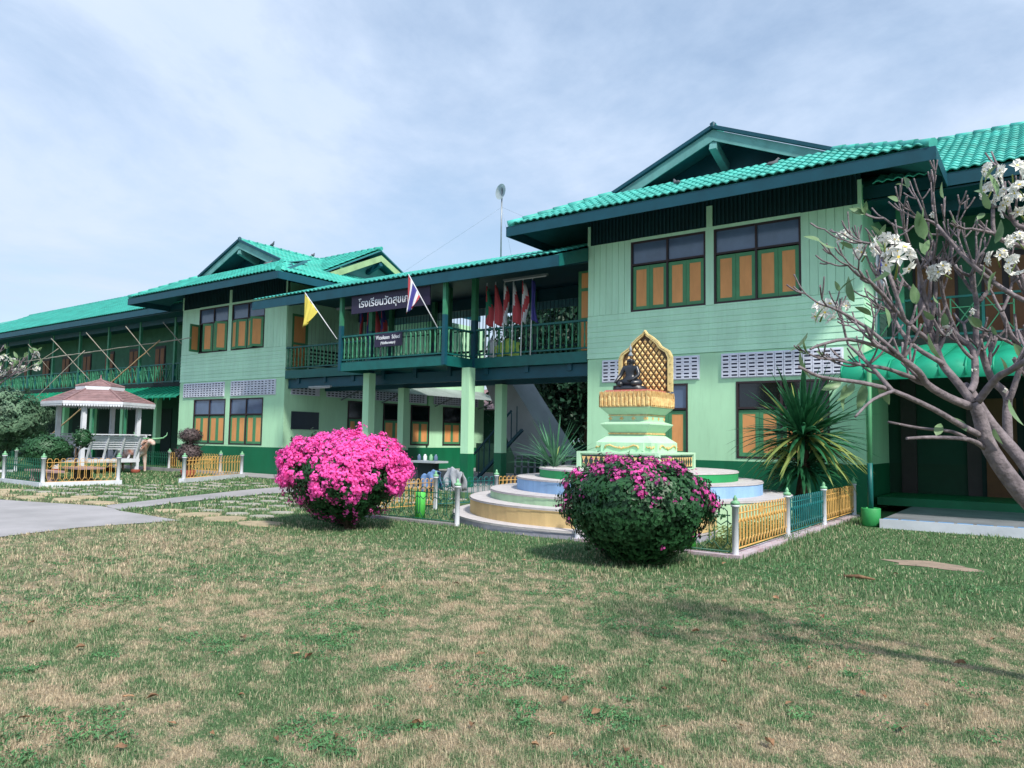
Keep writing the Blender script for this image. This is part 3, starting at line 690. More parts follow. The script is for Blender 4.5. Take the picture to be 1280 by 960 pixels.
# ------------------------------------------------------------------ bridge between the wings
br = thing('veranda_bridge', 'covered upstairs bridge with balustrade joining the two school wings', 'walkway', (-17.7, 18.7, 0))
X0, X1, XB0, XB1, YB = -24.57, -10.86, -19.8, -15.1, 17.3
fl = MB(); fl.box(X0, X1, 18.74, 22.6, 3.92, 4.1); fl.box(XB0, XB1, YB+.04, 18.74, 3.92, 4.1); fl.build('floor_slab', M_tealrail, br)
for i in range(9): MB().box(-24+i*1.55, -23.85+i*1.55, 18.8, 22.5, 3.6, 3.915).build('floor_joist', M_teal, br)
fb = MB(); fb.box(X0, XB0-.02, 18.68, 18.74, 3.8, 4.12); fb.box(XB1+.02, X1, 18.68, 18.74, 3.8, 4.12); fb.box(XB0, XB1, YB-.02, YB+.04, 3.78, 4.06)
fb.box(XB1-.04, XB1+.02, YB+.04, 18.68, 3.78, 4.06); fb.box(XB0-.02, XB0+.04, YB+.04, 18.68, 3.78, 4.06); fb.build('floor_fascia', M_tealrail, br)
bm = MB(); bm.box(X0, X1, 18.85, 19.05, 3.42, 3.78); bm.box(X0, X1, 20.7, 20.9, 3.42, 3.75); bm.build('floor_beam', M_teal, br)
for x, y, s in ((-19.45, 18.35, .15), (-14.97, 18.35, .15), (-19.95, 20.6, .15), (-15.35, 20.6, .15)):
    c = MB(); top = 3.78 if y < 19 else 3.42
    c.box(x-s, x+s, y-s, y+s, 1.08, top); c.m = 1; c.box(x-s-.004, x+s+.004, y-s-.004, y+s+.004, 0, 1.08); c.build('column', [M_mintw, M_dkg], br)
_bal = MB().lathe((0, 0, 0), [(.03, 0), (.03, .1), (.018, .14), (.024, .2), (.034, .3), (.016, .44), (.03, .62), (.03, .74)], 8).mesh('baluster', M_rail)
def balustrade(a, b, z0, parent, h=.92, pitch=.205):
    a = Vector((*a, 0)); b = Vector((*b, 0)); Ln = (b-a).length; d = (b-a)/Ln; n = int(Ln/pitch)
    rl = MB(); rl.bar((a.x, a.y, z0+h), (b.x, b.y, z0+h), .08, .06); rl.bar((a.x, a.y, z0+.12), (b.x, b.y, z0+.12), .06, .045)
    r_ = rl.build('handrail', M_tealrail, parent)
    for i in range(n):
        p = a+d*(Ln*(i+.5)/n); link('baluster', _bal, r_, Matrix.Translation((p.x, p.y, z0+.14)))
balustrade((X0, 18.72), (XB0-.08, 18.72), 4.1, br); balustrade((XB0+.08, YB+.02), (XB1-.08, YB+.02), 4.04, br)
balustrade((XB1, YB+.1), (XB1, 18.66), 4.04, br); balustrade((XB1+.12, 18.72), (X1, 18.72), 4.1, br)
for x, y in ((XB0, YB+.02), (XB1, YB+.02), (XB1+.02, 18.75), (XB0-.02, 18.75), (-17.6, 20.4), (-20, 22.3), (-15.2, 22.3), (-12.9, 22.3), (-22.4, 22.3)):
    s = .06 if y < 18 else .085
    p = MB(); p.box(x-s, x+s, y-s, y+s, 5.35, 6.9+(.1 if y > 18 else -.45)); p.m = 1; p.box(x-s-.003, x+s+.003, y-s-.003, y+s+.003, 3.8, 5.35); p.build('post', [M_rail, M_teal], br)
# back grille of thin bars
gr = MB()
for i in range(84): gr.box(X0+.1+i*.162, X0+.12+i*.162, 22.45, 22.47, 4.9, 6.6)
gr.box(X0, X1, 22.43, 22.49, 4.85, 4.93); gr.box(X0, X1, 22.43, 22.49, 5.7, 5.74); gr.box(X0, X1, 22.43, 22.49, 6.55, 7.0); gr.build('rear_grille', M_teal, br)
gr = MB()
for i in range(60): gr.box(X0+.1+i*.228, X0+.16+i*.228, 22.5, 22.53, 4.1, 4.85)
gr.build('rear_railing', M_rail, br)
# roof: low pitched, front eave at Y=17.1
SB = .33; LB = math.sqrt(1+SB*SB); ZBE = 6.62; yr = 20.75
rf = MB(); slab_poly(rf, [(-24.55, 17.1, ZBE), (-10.86, 17.1, ZBE), (-10.86, yr, ZBE+SB*(yr-17.1)), (-24.55, yr, ZBE+SB*(yr-17.1))], .05)
slab_poly(rf, [(-24.55, 24.2, ZBE+.05), (-10.86, 24.2, ZBE+.05), (-10.86, yr, ZBE+SB*(yr-17.1)), (-24.55, yr, ZBE+SB*(yr-17.1))], .05)
broof = rf.build('roof', [M_tile, M_soff], br)
tiles(broof, (-24.5, 17.04, ZBE), (1, 0, 0), (0, 1, SB), 63, 11, lambda u, v: True, M_tile, lambda a, b: b < 4)
f = MB(); f.box(-24.57, -10.84, 17.06, 17.1, ZBE-.33, ZBE-.03); f.build('fascia_board', M_teal, br)
f = MB(); f.v = [(-10.83, 17.1, ZBE-.33), (-10.83, 18.68, ZBE-.33+.47), (-10.83, 18.68, ZBE+.5), (-10.83, 17.1, ZBE+.02), (-10.87, 17.1, ZBE-.33), (-10.87, 18.68, ZBE-.33+.47), (-10.87, 18.68, ZBE+.5), (-10.87, 17.1, ZBE+.02)]
for q in ((0, 1, 2, 3), (7, 6, 5, 4), (3, 2, 6, 7), (0, 3, 7, 4), (1, 0, 4, 5)): f.face(q)
f.build('verge_board', M_tealrail, br)
MB().box(X0, X1, 18.85, 22.4, 6.98, 7.02).build('ceiling', M_teal, br)
MB().box(X0, X1, 18.68, 18.82, 6.72, 6.95).build('eave_beam', M_teal, br)
# open orange door at the right end
dr = MB().box(-11.5, -10.87, 19.25, 19.3, 4.12, 6.62).build('door', M_shg, br)
for z0, z1 in ((4.22, 5.1), (5.2, 6.0), (6.1, 6.55)): MB().box(-11.38, -10.9, 19.235, 19.249, z0, z1).build('door_panel', M_or, dr)
# strip lights
for x0, x1, y, z in ((-13.6, -12.0, 18.3, 6.4), (-22.6, -21.4, 18.3, 3.36), (-22.6, -20.6, 19.5, 6.5)):
    o = thing('strip_light', {6.4: 'slim white strip light under the bridge eave, right of the hanging flags', 3.36: 'slim pale strip light below the left end of the bridge floor', 6.5: 'strip light under the bridge roof behind the yellow flag'}[z], 'lamp', ((x0+x1)/2, y, z))
    MB().box(x0, x1, y-.05, y+.05, z, z+.05).build('fitting', M_steel, o); MB().tube([(x0+.05, y, z-.02), (x1-.05, y, z-.02)], .016, 8).build('tube', M_tubew, o)
    if z < 5: MB().bar((x0+.3, y, z+.05), (x0+.3, y+.5, z+.1), .03, .03).build('bracket', M_steel, o)

# ------------------------------------------------------------------ lettering
def text_obj(s, h, m, name, parent, loc, width=None, bold=0.0):
    cu = bpy.data.curves.new(name, 'FONT'); cu.body = s; cu.size = 1; cu.extrude = .01; cu.offset = bold
    tmp = bpy.data.objects.new(name, cu); COL.objects.link(tmp)
    bpy.context.view_layer.update(); dg = bpy.context.evaluated_depsgraph_get()
    me = bpy.data.meshes.new_from_object(tmp.evaluated_get(dg)); bpy.data.objects.remove(tmp)
    me.name = name
    co = np.array([v.co[:] for v in me.vertices]); mn, mxx = co.min(0), co.max(0)
    sz = h/(mxx[1]-mn[1]); sx = width/(mxx[0]-mn[0]) if width else sz
    o2 = np.stack([(co[:, 0]-mn[0])*sx, (co[:, 2])*.6, (co[:, 1]-mn[1])*sz], 1); o2[:, 1] = -o2[:, 1]*.5
    me.vertices.foreach_set('co', o2.astype(np.float32).ravel()); me.materials.clear(); me.materials.append(m); me.update()
    o = link(name, me, parent, Matrix.Translation(loc)); return o
sg = thing('name_board', 'long dark board with white Thai lettering hung under the bridge eave', 'sign', (-17.4, 17.2, 5.8))
MB().box(-19.2, -15.65, 17.2, 17.24, 5.69, 6.3).build('board', M_sign, sg)
text_obj('โรงเรียนวัดสุขเกษม', .4, M_letter, 'lettering', sg, (-18.85, 17.19, 5.78), 2.75, .012)
sg = thing('railing_sign', 'small dark sign in English fixed to the middle of the bridge railing', 'sign', (-17.42, 17.2, 4.5))
MB().box(-18.05, -16.8, 17.2, 17.23, 4.49, 4.93).build('board', M_sign, sg)
text_obj('Watsukasem', .13, M_letter, 'lettering', sg, (-17.97, 17.19, 4.73), .62, .012); text_obj('School', .13, M_letter, 'lettering', sg, (-17.24, 17.19, 4.73), .36, .012)
text_obj('(Mahidhornwisarn)', .12, M_letter, 'lettering', sg, (-17.75, 17.19, 4.54), .66, .012)

# ------------------------------------------------------------------ flags
def cloth(name, P, parent, mats, mi=None, fold=.05, per=3., n=(14, 10), thick=.004):
    """P(u,v)->point; folds added along the hanging width"""
    mb = MB(); nu, nv = n; mb.smooth = True
    for j in range(nv+1):
        for i in range(nu+1): mb.v.append(tuple(P(i/nu, j/nv)))
    for j in range(nv):
        for i in range(nu):
            mb.m = mi(i/nu, j/nv) if mi else 0; a = j*(nu+1)+i; mb.face((a, a+1, a+nu+2, a+nu+1))
    o = mb.build(name, mats, parent); md = o.modifiers.new('s', 'SOLIDIFY'); md.thickness = thick; return o
def slant_flag(label, bx, bz, tx, tz, y, name, mats, mi, wid, drop):
    o = thing(name, label, 'flag', (bx, y, bz))
    a = Vector((bx, 17.26, bz)); b = Vector((tx, y, tz))
    MB().tube([a, b], .016, 8).build('pole', M_white, o)
    top = b; bot = b+(a-b)*wid
    def P(u, v):    # u along the pole from the tip, v hanging down and inwards
        p = top.lerp(bot, u); s = v**1.0
        q = Vector((tx-.06*math.sin(u*2)+.02, y, tz-drop*(.75+.25*u)))
        w = Vector((tx-.05+.15*u+(bot.x-tx)*u*.25, y, tz-drop-.0+.18*u))
        r_ = p.lerp(w, s); r_.y += .045*math.sin(7*u+3*v)*s+.02*math.sin(17*u); return r_
    cloth('cloth', P, o, mats, mi); return o
slant_flag('plain yellow flag on a slanting white pole at the left end of the bridge railing', -19.95, 4.9, -21.1, 6.55, 16.75, 'yellow_flag', [M_flagY], None, .42, 1.25)
def thai(u, v):
    k = u
    return 0 if k < .15 or k > .85 else (1 if k < .33 or k > .67 else 2)
slant_flag('red, white and blue striped flag on a slanting white pole before the name board', -15.35, 4.95, -16.15, 6.62, 16.75, 'striped_flag', [M_fR, M_fW, M_fB], thai, .42, 1.25)
def pole_flag(x, y, lab, ms, h=6.45, z0=4.1, wid=.3, ln=1.25):
    o = thing('standing_flag', lab, 'flag', (x, y, z0), 'flags standing along the bridge balustrade')
    MB().tube([(x, y, z0), (x+.05, y, h)], .018, 8).build('pole', M_white, o)
    ph = rnd.uniform(0, 6)
    def P(u, v):
        z = h-.08-v*ln; w = wid*(.25+.75*math.sin(min(1, v*1.25+.15)*math.pi*.55))*u
        return Vector((x+.04+w*(.75+.2*math.sin(v*5+ph)), y-.03+.09*math.sin(u*9+ph+v*2)*u, z-u*.12))
    k = len(ms)
    cloth('cloth', P, o, ms, (lambda u, v: min(k-1, int((v*.9+u*.45)*k/1.1))), n=(14, 12)); return o
spec = [(-14.55, 'red, white and green flag, leftmost of the row standing right of the bay', [M_fR, M_fG, M_fR], 6.5), (-14.2, 'plain red flag between the tricolour and the red and white flags', [M_fR, M_fR], 6.5),
        (-13.85, 'white over red flag, third of the row right of the bay', [M_fW, M_fR, M_fW], 6.5), (-13.5, 'white-topped red flag, fourth of the row right of the bay', [M_fW, M_fR], 6.5),
        (-13.15, 'red and white striped flag, fifth of the row right of the bay', [M_fR, M_fW, M_fR, M_fW], 6.5), (-12.8, 'dark blue flag, rightmost of the row right of the bay', [M_fB], 6.5)]
for x, lb, ms, h in spec: pole_flag(x, 18.62, lb, ms, h)
for x, lb, ms in [(-21.4, 'blue and red flag standing left of the bay post, farthest left', [M_fB, M_fR]), (-21.0, 'red flag second from left behind the yellow flag', [M_fR, M_fB]), (-20.6, 'dark red flag between the bay post and the Thai name board', [M_fR]),
                  (-20.25, 'red and blue flag just behind the left end of the name board', [M_fR, M_fB, M_fR])]:
    pole_flag(x, 19.6, lb, ms, 6.6)
pole_flag(-3.0, 17.3, 'red, white and blue flag hanging at the right corner of the near wing', [M_fR, M_fW, M_fB, M_fW], 5.95, 3.9, .2, .9)
# cloths hung over the balcony
def cloth_heap(name, label, c, sx, sz, m, cat='cloth', seed=1):
    rr = random.Random(seed); c = Vector(c)
    def P(u, v):
        a = (u-.5); z = sz*(1-v); q = .12*math.sin(9*u+seed)+.06*math.sin(23*u+4*v)
        return c+Vector((a*sx*(1+.25*v), -.10-q*.35-(.12 if v > .15 else .0), z-.08*math.sin(6*u+seed)))
    o = cloth(name, P, None, [m], None, n=(18, 10), thick=.01); return tag(o, label, cat)
cloth_heap('draped_cloth', 'yellow-green cloth bundle on the bridge floor behind the flag poles', (-13.95, 19.2, 4.12), .8, .55, mat('lime_cloth', '#b9d96a', .8), seed=2)
cloth_heap('draped_cloth', 'white cloth bundle beside the yellow-green one on the bridge floor', (-14.5, 19.15, 4.12), .35, .6, M_fW, seed=4)

# ------------------------------------------------------------------ things under and behind the bridge
st = thing('rear_staircase', 'grey concrete staircase soffit rising behind the bridge columns', 'staircase', (-16, 23.5, 0))
mb = MB(); q4 = [(-18.4, 4.6), (-16.5, .95), (-14.6, .95), (-17.35, 4.6)]
mb.v = [(x, 23, z) for x, z in q4]+[(x+.1, 24.4, z) for x, z in q4]
for q in ((0, 1, 2, 3), (7, 6, 5, 4), (0, 4, 5, 1), (3, 2, 6, 7), (1, 5, 6, 2)): mb.face(q)
mb.build('flight', M_grey, st)
mb = MB(); mb.bar((-18.0, 22.4, .9), (-16.2, 22.4, 2.6), .06, .06); mb.bar((-17.7, 22.4, 0.1), (-15.7, 22.4, 1.9), .12, .1)
for i in range(8): mb.bar((-17.7+i*.25, 22.4, .15+i*.23), (-17.7+i*.25, 22.4, 1.15+i*.23), .03, .03)
mb.build('handrail', M_teal, st)
lt = MB()
for i in range(7): lt.box(-17.9+i*.32, -17.84+i*.32, 25.0, 25.05, 0, 1.9)
for k in range(6): lt.box(-17.9, -15.6, 25.0, 25.05, .1+k*.33, .15+k*.33)
tag(lt.build('lattice_screen', M_grey), 'grey square lattice screen standing behind the bridge columns', 'screen')
lw = MB(); lw.box(-21.5, -14.6, 27, 27.15, 0, 1.35); 
for i in range(28): lw.box(-21.4+i*.24, -21.28+i*.24, 26.985, 27.0, 1.05, 1.2)
tag(lw.build('low_wall', M_dkwall), 'low green wall with a row of vent holes beyond the bridge', 'wall')
jk = thing('scrap_rack', 'wire-framed rack of odds and ends below the staircase', 'rack', (-13.6, 22.5, 0))
mb = MB()
for x in (-14.6, -13.6, -12.6):
    for y in (22, 23): mb.bar((x, y, 0), (x, y, 1.0), .03, .03)
for z in (.05, .5, 1.0): mb.bar((-14.6, 22, z), (-12.6, 22, z), .03, .03)
mb.build('frame', M_steel, jk)
for q in range(10):
    x = rnd.uniform(-14.4, -12.8); z = rnd.choice([.1, .55]); MB().lathe((x, 22.5, z), [(.05, 0), (.2, .08), (.22, .2), (.12, .32), (.02, .38)], 9, sq=(1, .8)).build('bundle', rnd.choice([M_rag, M_redo, M_grey, M_dkwall]), jk)
tb = thing('side_table', 'dark pedestal table with grey top holding jars, behind the pink bush', 'table', (-15.9, 17.6, 0))
MB().box(-16.45, -15.35, 17.3, 17.9, .78, .84).build('tabletop', M_grey, tb); MB().box(-16.2, -15.6, 17.45, 17.75, .04, .78).build('pedestal', M_dark, tb)
for i, x in enumerate((-16.3, -16.05, -15.8, -15.6)):
    j = MB().lathe((x, 17.6, .84), [(.055, 0), (.06, .02), (.06, .14), (.035, .17), (.035, .2)], 10)
    tag(j.build('glass_jar', [M_gl, M_white, M_postcap, M_gl][i]), ['pale blue jar at the left end of the side table', 'white jar second from left on the side table', 'pale green jar second from right on the side table', 'blue jar at the right end of the side table'][i], 'jar')
# distant brown-roofed hut seen between the columns
hut = thing('distant_hut', 'small brown-roofed hut glimpsed between the bridge columns', 'building', (-29, 36, 0))
MB().box(-30.5, -27.2, 36, 39, 0, 3.3).build('wall', M_dkwall, hut)
mb = MB(); slab_poly(mb, [(-31.5, 35, 3.3), (-26.6, 35, 3.3), (-26.6, 38, 4.7), (-31.5, 38, 4.7)], .08); mb.build('roof', [M_brown, M_brown], hut)

# ------------------------------------------------------------------ antenna
an = thing('dish_antenna', 'thin mast with small oval grid dish above the bridge roof', 'antenna', (-16.5, 22, 8))
MB().tube([(-16.5, 22, 7.3), (-16.51, 22, 9.4), (-16.5, 22, 10.95)], .028, 8).build('mast', M_steel, an)
ds = MB(); c = Vector((-16.47, 21.95, 10.75))
ax = Vector((-.3, -1, .15)).normalized(); u = ax.orthogonal().normalized(); v = ax.cross(u)
pr = MB(); ring = []
for j in range(6):
    r_ = .36*j/5
    for i in range(20):
        t = 2*math.pi*i/20; p = c+(u*math.cos(t)*r_*.8+v*math.sin(t)*r_)+ax*(r_*r_*.9-.05); pr.v.append(tuple(p))
for j in range(5):
    for i in range(20): a = j*20+i; b2 = j*20+(i+1) % 20; pr.face((a, b2, b2+20, a+20))
pr.build('dish', mat('dish_mesh', '#aebcc4', .5, trans=.3), an)
for tz in ((-21.5, 21.5, 8.0), (-12.5, 20.8, 8.1), (-17.0, 24, 7.0)): MB().tube([(-16.5, 22, 10.2), tz], .003, 5).build('guy_wire', M_steel, an)
# overhead wire
# ------------------------------------------------------------------ pigeons
def bird(p, ang, label):
    o = thing('pigeon', label, 'bird', p, 'pigeons on the roofs')
    x, y, z = p; d = Vector((math.cos(ang), math.sin(ang), 0)); P0 = Vector(p)+Vector((0, 0, .1))
    mb = MB(); mb.tube([P0-d*.2+Vector((0, 0, -.03)), P0-d*.11, P0, P0+d*.07+Vector((0, 0, .05)), P0+d*.09+Vector((0, 0, .1)), P0+d*.12+Vector((0, 0, .13)), P0+d*.16+Vector((0, 0, .12))], [.012, .045, .065, .05, .032, .03, .006], 9)
    mb.build('body', M_bird, o)
    for s in (-1, 1): MB().tube([P0+Vector((-d.y*.02*s, d.x*.02*s, -.02)), P0+Vector((-d.y*.02*s, d.x*.02*s, -.11))], .006, 5).build('leg', M_redo, o)
bird((-28.35, 20.6, ZR+.13), 0, 'pigeon nearest the gable tip on the far wing ridge'); bird((-28.35, 22.9, ZR+.13), 2, 'pigeon farther back along the far wing ridge')
bird((-32.0, 19.3, 8.72), 1.5, 'pigeon on the left slope below the far gable'); bird((-26.0, 18.75, 8.5), 1.0, 'pigeon on the right hip of the far wing roof')
bird((-7.9, 18.2, 8.26), 2.5, 'pigeon on the near roof edge in front of the gable, left one'); bird((-5.4, 18.3, 8.3), .5, 'pigeon on the near roof edge in front of the gable, right one')

# ------------------------------------------------------------------ bamboo scaffold on the far gallery
def pole(a, b, r, m, label, grp='bamboo poles across the far gallery'):
    a = Vector(a); b = Vector(b); n = max(3, int((b-a).length/.35)); pts = [a.lerp(b, i/n)+Vector((rnd.uniform(-.01, .01), 0, rnd.uniform(-.012, .012))) for i in range(n+1)]
    rad = [r*.82*(1-.25*i/n) for i in range(n+1)]
    mb = MB(); mb.tube(pts, rad, 8)
    for i in range(1, n): mb.tube([pts[i]-(b-a).normalized()*.012, pts[i]+(b-a).normalized()*.012], rad[i]*1.16, 8)
    return tag(mb.build('bamboo_pole', m), label, 'pole', grp)
SCAF = [
    ((-46.98, 18.00, 5.50), (-30.14, 18.00, 5.73), 0.030, 0, 'long horizontal bamboo pole running across the far balcony'),
    ((-44.22, 18.10, 5.60), (-31.25, 18.10, 5.71), 0.020, 0, 'thinner second horizontal bamboo pole lashed beside the long one'),
    ((-44.46, 18.30, 6.69), (-41.76, 19.20, 4.37), 0.028, 0, 'slanting bamboo pole over the left end of the balcony'),
    ((-40.44, 18.30, 6.71), (-38.41, 19.20, 4.63), 0.028, 0, 'slanting bamboo pole above the pavilion roof peak'),
    ((-36.46, 18.30, 6.74), (-35.71, 19.20, 5.30), 0.028, 0, 'slanting bamboo pole right of the pavilion roof'),
    ((-33.07, 18.30, 6.67), (-31.96, 18.60, 5.63), 0.028, 0, 'short slanting bamboo pole next to the far wing corner'),
    ((-47.37, 18.30, 6.56), (-46.61, 19.20, 5.14), 0.022, 0, 'faint slanting bamboo pole above the left frangipani'),
    ((-39.84, 18.00, 5.73), (-41.82, 16.50, 3.08), 0.026, 0, 'bamboo prop sloping down left of the pavilion roof'),
    ((-42.80, 18.00, 5.99), (-44.40, 16.50, 4.31), 0.022, 0, 'bamboo prop sloping down into the left frangipani'),
    ((-40.71, 15.60, 0.00), (-32.72, 18.00, 5.79), 0.045, 1, 'long tan bamboo pole leaning from the ground behind the pavilion up to the balcony'),
]
for a, b, r_, tan, lb in SCAF: pole(a, b, r_, M_bambt if tan else M_bamb, lb)

# ------------------------------------------------------------------ fences
def fence_post(parent, x, y, z0=0, h=.68, r=.045, white=M_white):
    p = MB().lathe((x, y, z0), [(r*1.1, 0), (r, .02), (r, h), (r*1.3, h+.005), (r*1.35, h+.03)], 10); q = p.build('post', white, parent)
    MB().lathe((x, y, z0+h+.031), [(r*1.1, 0), (r*1.5, .02), (r*1.2, .045), (r*.5, .06), (r*.75, .075), (r*.2, .13)], 10).build('finial', M_postcap, q)
def loop_panel(parent, a, b, m, z0=.1, h=.58, pitch=.13, tag_m=None):
    """panel of looped rods: hairpin tops, two rails, scallops below"""
    a = Vector((*a, 0)); b = Vector((*b, 0)); Ln = (b-a).length; d = (b-a)/Ln; n = max(4, int(Ln/pitch)); w = Ln/n; mb = MB(); r = .0075
    def pt(s, z): p = a+d*s; return (p.x, p.y, z0+z)
    mb.tube([pt(0, h*.84), pt(Ln, h*.84)], .009, 5); mb.tube([pt(0, .02), pt(Ln, .02)], .011, 5)
    for i in range(n):
        s = (i+.5)*w; q = w*.36
        mb.tube([pt(s-q, .14), pt(s-q, h*.8), pt(s-q*.95, h*.93), pt(s-q*.5, h*.995), pt(s+q*.5, h*.995), pt(s+q*.95, h*.93), pt(s+q, h*.8), pt(s+q, .14)], r, 5, False)
        mb.tube([pt(s-q, .14), pt(s, .03), pt(s+q, .14)], r, 5, False); mb.tube([pt(s+q, .14), pt(s+w/2+.0, .1), pt(min(Ln, s+w-q), .14)], r, 5, False)
        mb.tube([pt(s-q, h*.72), pt(s, h*.62), pt(s+q, h*.72)], r, 5, False); mb.tube([pt(s+q, h*.72), pt(min(Ln, s+w-q), h*.64)], r, 5, False)
    o = mb.build('fence_panel', m, parent)
    if tag_m: p = a+d*Ln*.45; MB().bar((p.x-d.x*.09, p.y-d.y*.09-.0, z0+h*.84), (p.x+d.x*.09, p.y+d.y*.09, z0+h*.84), .02, .09).build('name_plate', tag_m, o)
def curb(parent, a, b, m=M_curb, w=.16, h=.09):
    MB().bar((*a, h/2), (*b, h/2), w, h).build('kerb', m, parent)
f1 = thing('shrine_fence', 'gold and teal looped fence running back along the right side of the shrine', 'fence', (-3.53, 10.07, 0))
ys = [10.07, 12.5, 14.87, 17.45]
for y in ys: fence_post(f1, -3.53, y, 0, .68)
for i, (m, tg) in enumerate(((M_gold, M_gold), (M_tealf, None), (M_gold, None))): loop_panel(f1, (-3.53, ys[i]+.06), (-3.53, ys[i+1]-.06), m, .1, .58, .13, tg)
curb(f1, (-3.53, 9.97), (-3.53, 17.5), M_curb, .2, .05)
f2 = thing('shrine_fence', 'dark green scrolled front fence beside the flowering bush, right of the steps', 'fence', (-4.8, 10.1, 0))
fence_post(f2, -6.03, 10.13); loop_panel(f2, (-5.97, 10.13), (-3.6, 10.07), M_grf, .06, .6, .24); curb(f2, (-6.08, 10.13), (-3.6, 10.04), M_curb, .16, .045)
f3 = thing('shrine_fence', 'dark green fence left of the steps, running behind the pink bush', 'fence', (-9.8, 10.3, 0))
fence_post(f3, -8.61, 10.31); fence_post(f3, -11.1, 10.3); loop_panel(f3, (-11.04, 10.3), (-8.67, 10.31), M_grf, .06, .6, .2); curb(f3, (-11.1, 10.3), (-8.6, 10.31), M_conc, .14, .05)
f4 = thing('shrine_fence', 'teal then gold looped fence curving back on the left of the steps', 'fence', (-10.8, 13, 0))
fence_post(f4, -10.97, 12.39); fence_post(f4, -10.6, 14.1); fence_post(f4, -10.2, 16.6)
loop_panel(f4, (-11.1, 10.36), (-10.98, 12.33), M_gold); loop_panel(f4, (-10.96, 12.45), (-10.62, 14.04), M_tealf, .1, .58, .16); loop_panel(f4, (-10.58, 14.16), (-10.2, 16.54), M_gold)
def cloth_on(label, c, m, seed):
    c = Vector(c); mb = MB(); mb.smooth = True; nu, nv = 16, 12
    for j in range(nv+1):
        for i in range(nu+1):
            u = i/nu; v = j/nv*2-1; s = abs(v); z = c.z-(s**1.4)*.42-.05*math.sin(5*u+seed); k = 1 if v > 0 else -1
            mb.v.append((c.x+(u-.5)*(.42+.12*s)+.03*math.sin(8*v+seed), c.y+k*(.05+.05*s+.04*math.sin(14*u+seed+3*v)*s), z+.015*math.sin(21*u)))
    for j in range(nv):
        for i in range(nu): a = j*(nu+1)+i; mb.face((a, a+1, a+nu+2, a+nu+1))
    o = mb.build('hanging_clothes', m); md = o.modifiers.new('s', 'SOLIDIFY'); md.thickness = .012; tag(o, label, 'clothing')
cloth_on('faded blue trousers hung over the fence beside the pink bush', (-11.25, 12.55, .8), M_jeans, 1)
cloth_on('grey striped shirt hung over the fence next to the blue trousers', (-10.85, 12.9, .86), M_rag, 3)
for x, y, lb in ((-9.9, 10.75, 'bright lime green short pole behind the dark fence beside the pink bush'), (-4.35, 10.45, 'bright lime green short pole behind the dark fence beside the right bush')):
    tag(MB().lathe((x, y, 0), [(.1, 0), (.1, .5), (.09, .52), (.08, .52)], 14).build('lime_post', M_lime), lb, 'post')
# pavilion garden fences
f5 = thing('garden_fence', 'green and gold looped fence on a white kerb in front of the pavilion', 'fence', (-23.3, 9.6, 0))
for p in ((-26.12, 9.65), (-23.2, 9.55), (-23.0, 11.56)): fence_post(f5, *p, h=.8, r=.055)
loop_panel(f5, (-26.06, 9.65), (-23.26, 9.55), M_grf, .12, .68, .16); loop_panel(f5, (-23.2, 9.62), (-23.0, 11.5), M_gold, .12, .68, .17)
curb(f5, (-26.2, 9.66), (-23.2, 9.55), M_white, .16, .13); curb(f5, (-23.2, 9.5), (-23.0, 11.65), M_white, .16, .14)
f6 = thing('garden_fence', 'gold looped fence with a small plate round the clipped purple shrub', 'fence', (-23.2, 15, 0))
for p in ((-22.5, 13.38), (-24.15, 16.6)): fence_post(f6, *p, h=.8, r=.06)
loop_panel(f6, (-22.54, 13.45), (-24.1, 16.5), M_gold, .14, .68, .19, M_gold); curb(f6, (-22.5, 13.3), (-24.2, 16.7), M_white, .18, .15)
f7 = thing('garden_fence', 'green and gold fence on a kerb along the far side of the pavilion garden', 'fence', (-30, 17.3, 0))
for p in ((-30.16, 17.25), (-34.5, 17.3), (-26.4, 17.2)): fence_post(f7, *p, h=.78, r=.055)
loop_panel(f7, (-34.4, 17.3), (-30.2, 17.25), M_grf, .12, .68, .17); loop_panel(f7, (-30.1, 17.25), (-26.45, 17.2), M_gold, .12, .68, .17); curb(f7, (-35, 17.3), (-26.3, 17.2), M_conc, .2, .13)
f8 = thing('garden_fence', 'green fence with white posts at the far left corner of the garden', 'fence', (-32.6, 12.4, 0))
for p in ((-32.65, 12.45), (-33.4, 9.8)): fence_post(f8, *p, h=.8, r=.055)
loop_panel(f8, (-33.38, 9.86), (-32.67, 12.4), M_grf, .12, .68, .18); curb(f8, (-33.4, 9.8), (-32.65, 12.45), M_white)

# ------------------------------------------------------------------ pavilion
PX, PY = -30.4, 14.4
pv = thing('garden_pavilion', 'white open pavilion with two-tier brown hexagonal roof and slatted benches', 'pavilion', (PX, PY, 0))
hs_ = 1.03
for sx in (-1, 1):
    for sy in (-1, 1):
        x, y = PX+sx*hs_, PY+sy*hs_; p = MB().box(x-.075, x+.075, y-.075, y+.075, .15, 2.64).build('post', M_white, pv)
        MB().lathe((x, y, 0), [(.17, 0), (.17, .14), (.13, .15)], 10).build('brick_foot', M_brick, p)
def hexpts(r, z, ph): return [Vector((PX+r*math.cos(ph+k*math.pi/3), PY+r*math.sin(ph+k*math.pi/3), z)) for k in range(6)]
hp = R(26-90+2)
lo = hexpts(1.97, 2.70, hp); hi = hexpts(.80, 3.22, hp); lo2 = hexpts(.86, 3.34, hp); top = Vector((PX, PY, 3.62))
rfp = MB(); 
for k in range(6): rfp.quad(lo[k], lo[(k+1) % 6], hi[(k+1) % 6], hi[k])
rfp.poly(list(reversed(lo)))
for k in range(6): rfp.poly([lo2[k], lo2[(k+1) % 6], top])
rp = rfp.build('roof', M_brown, pv)
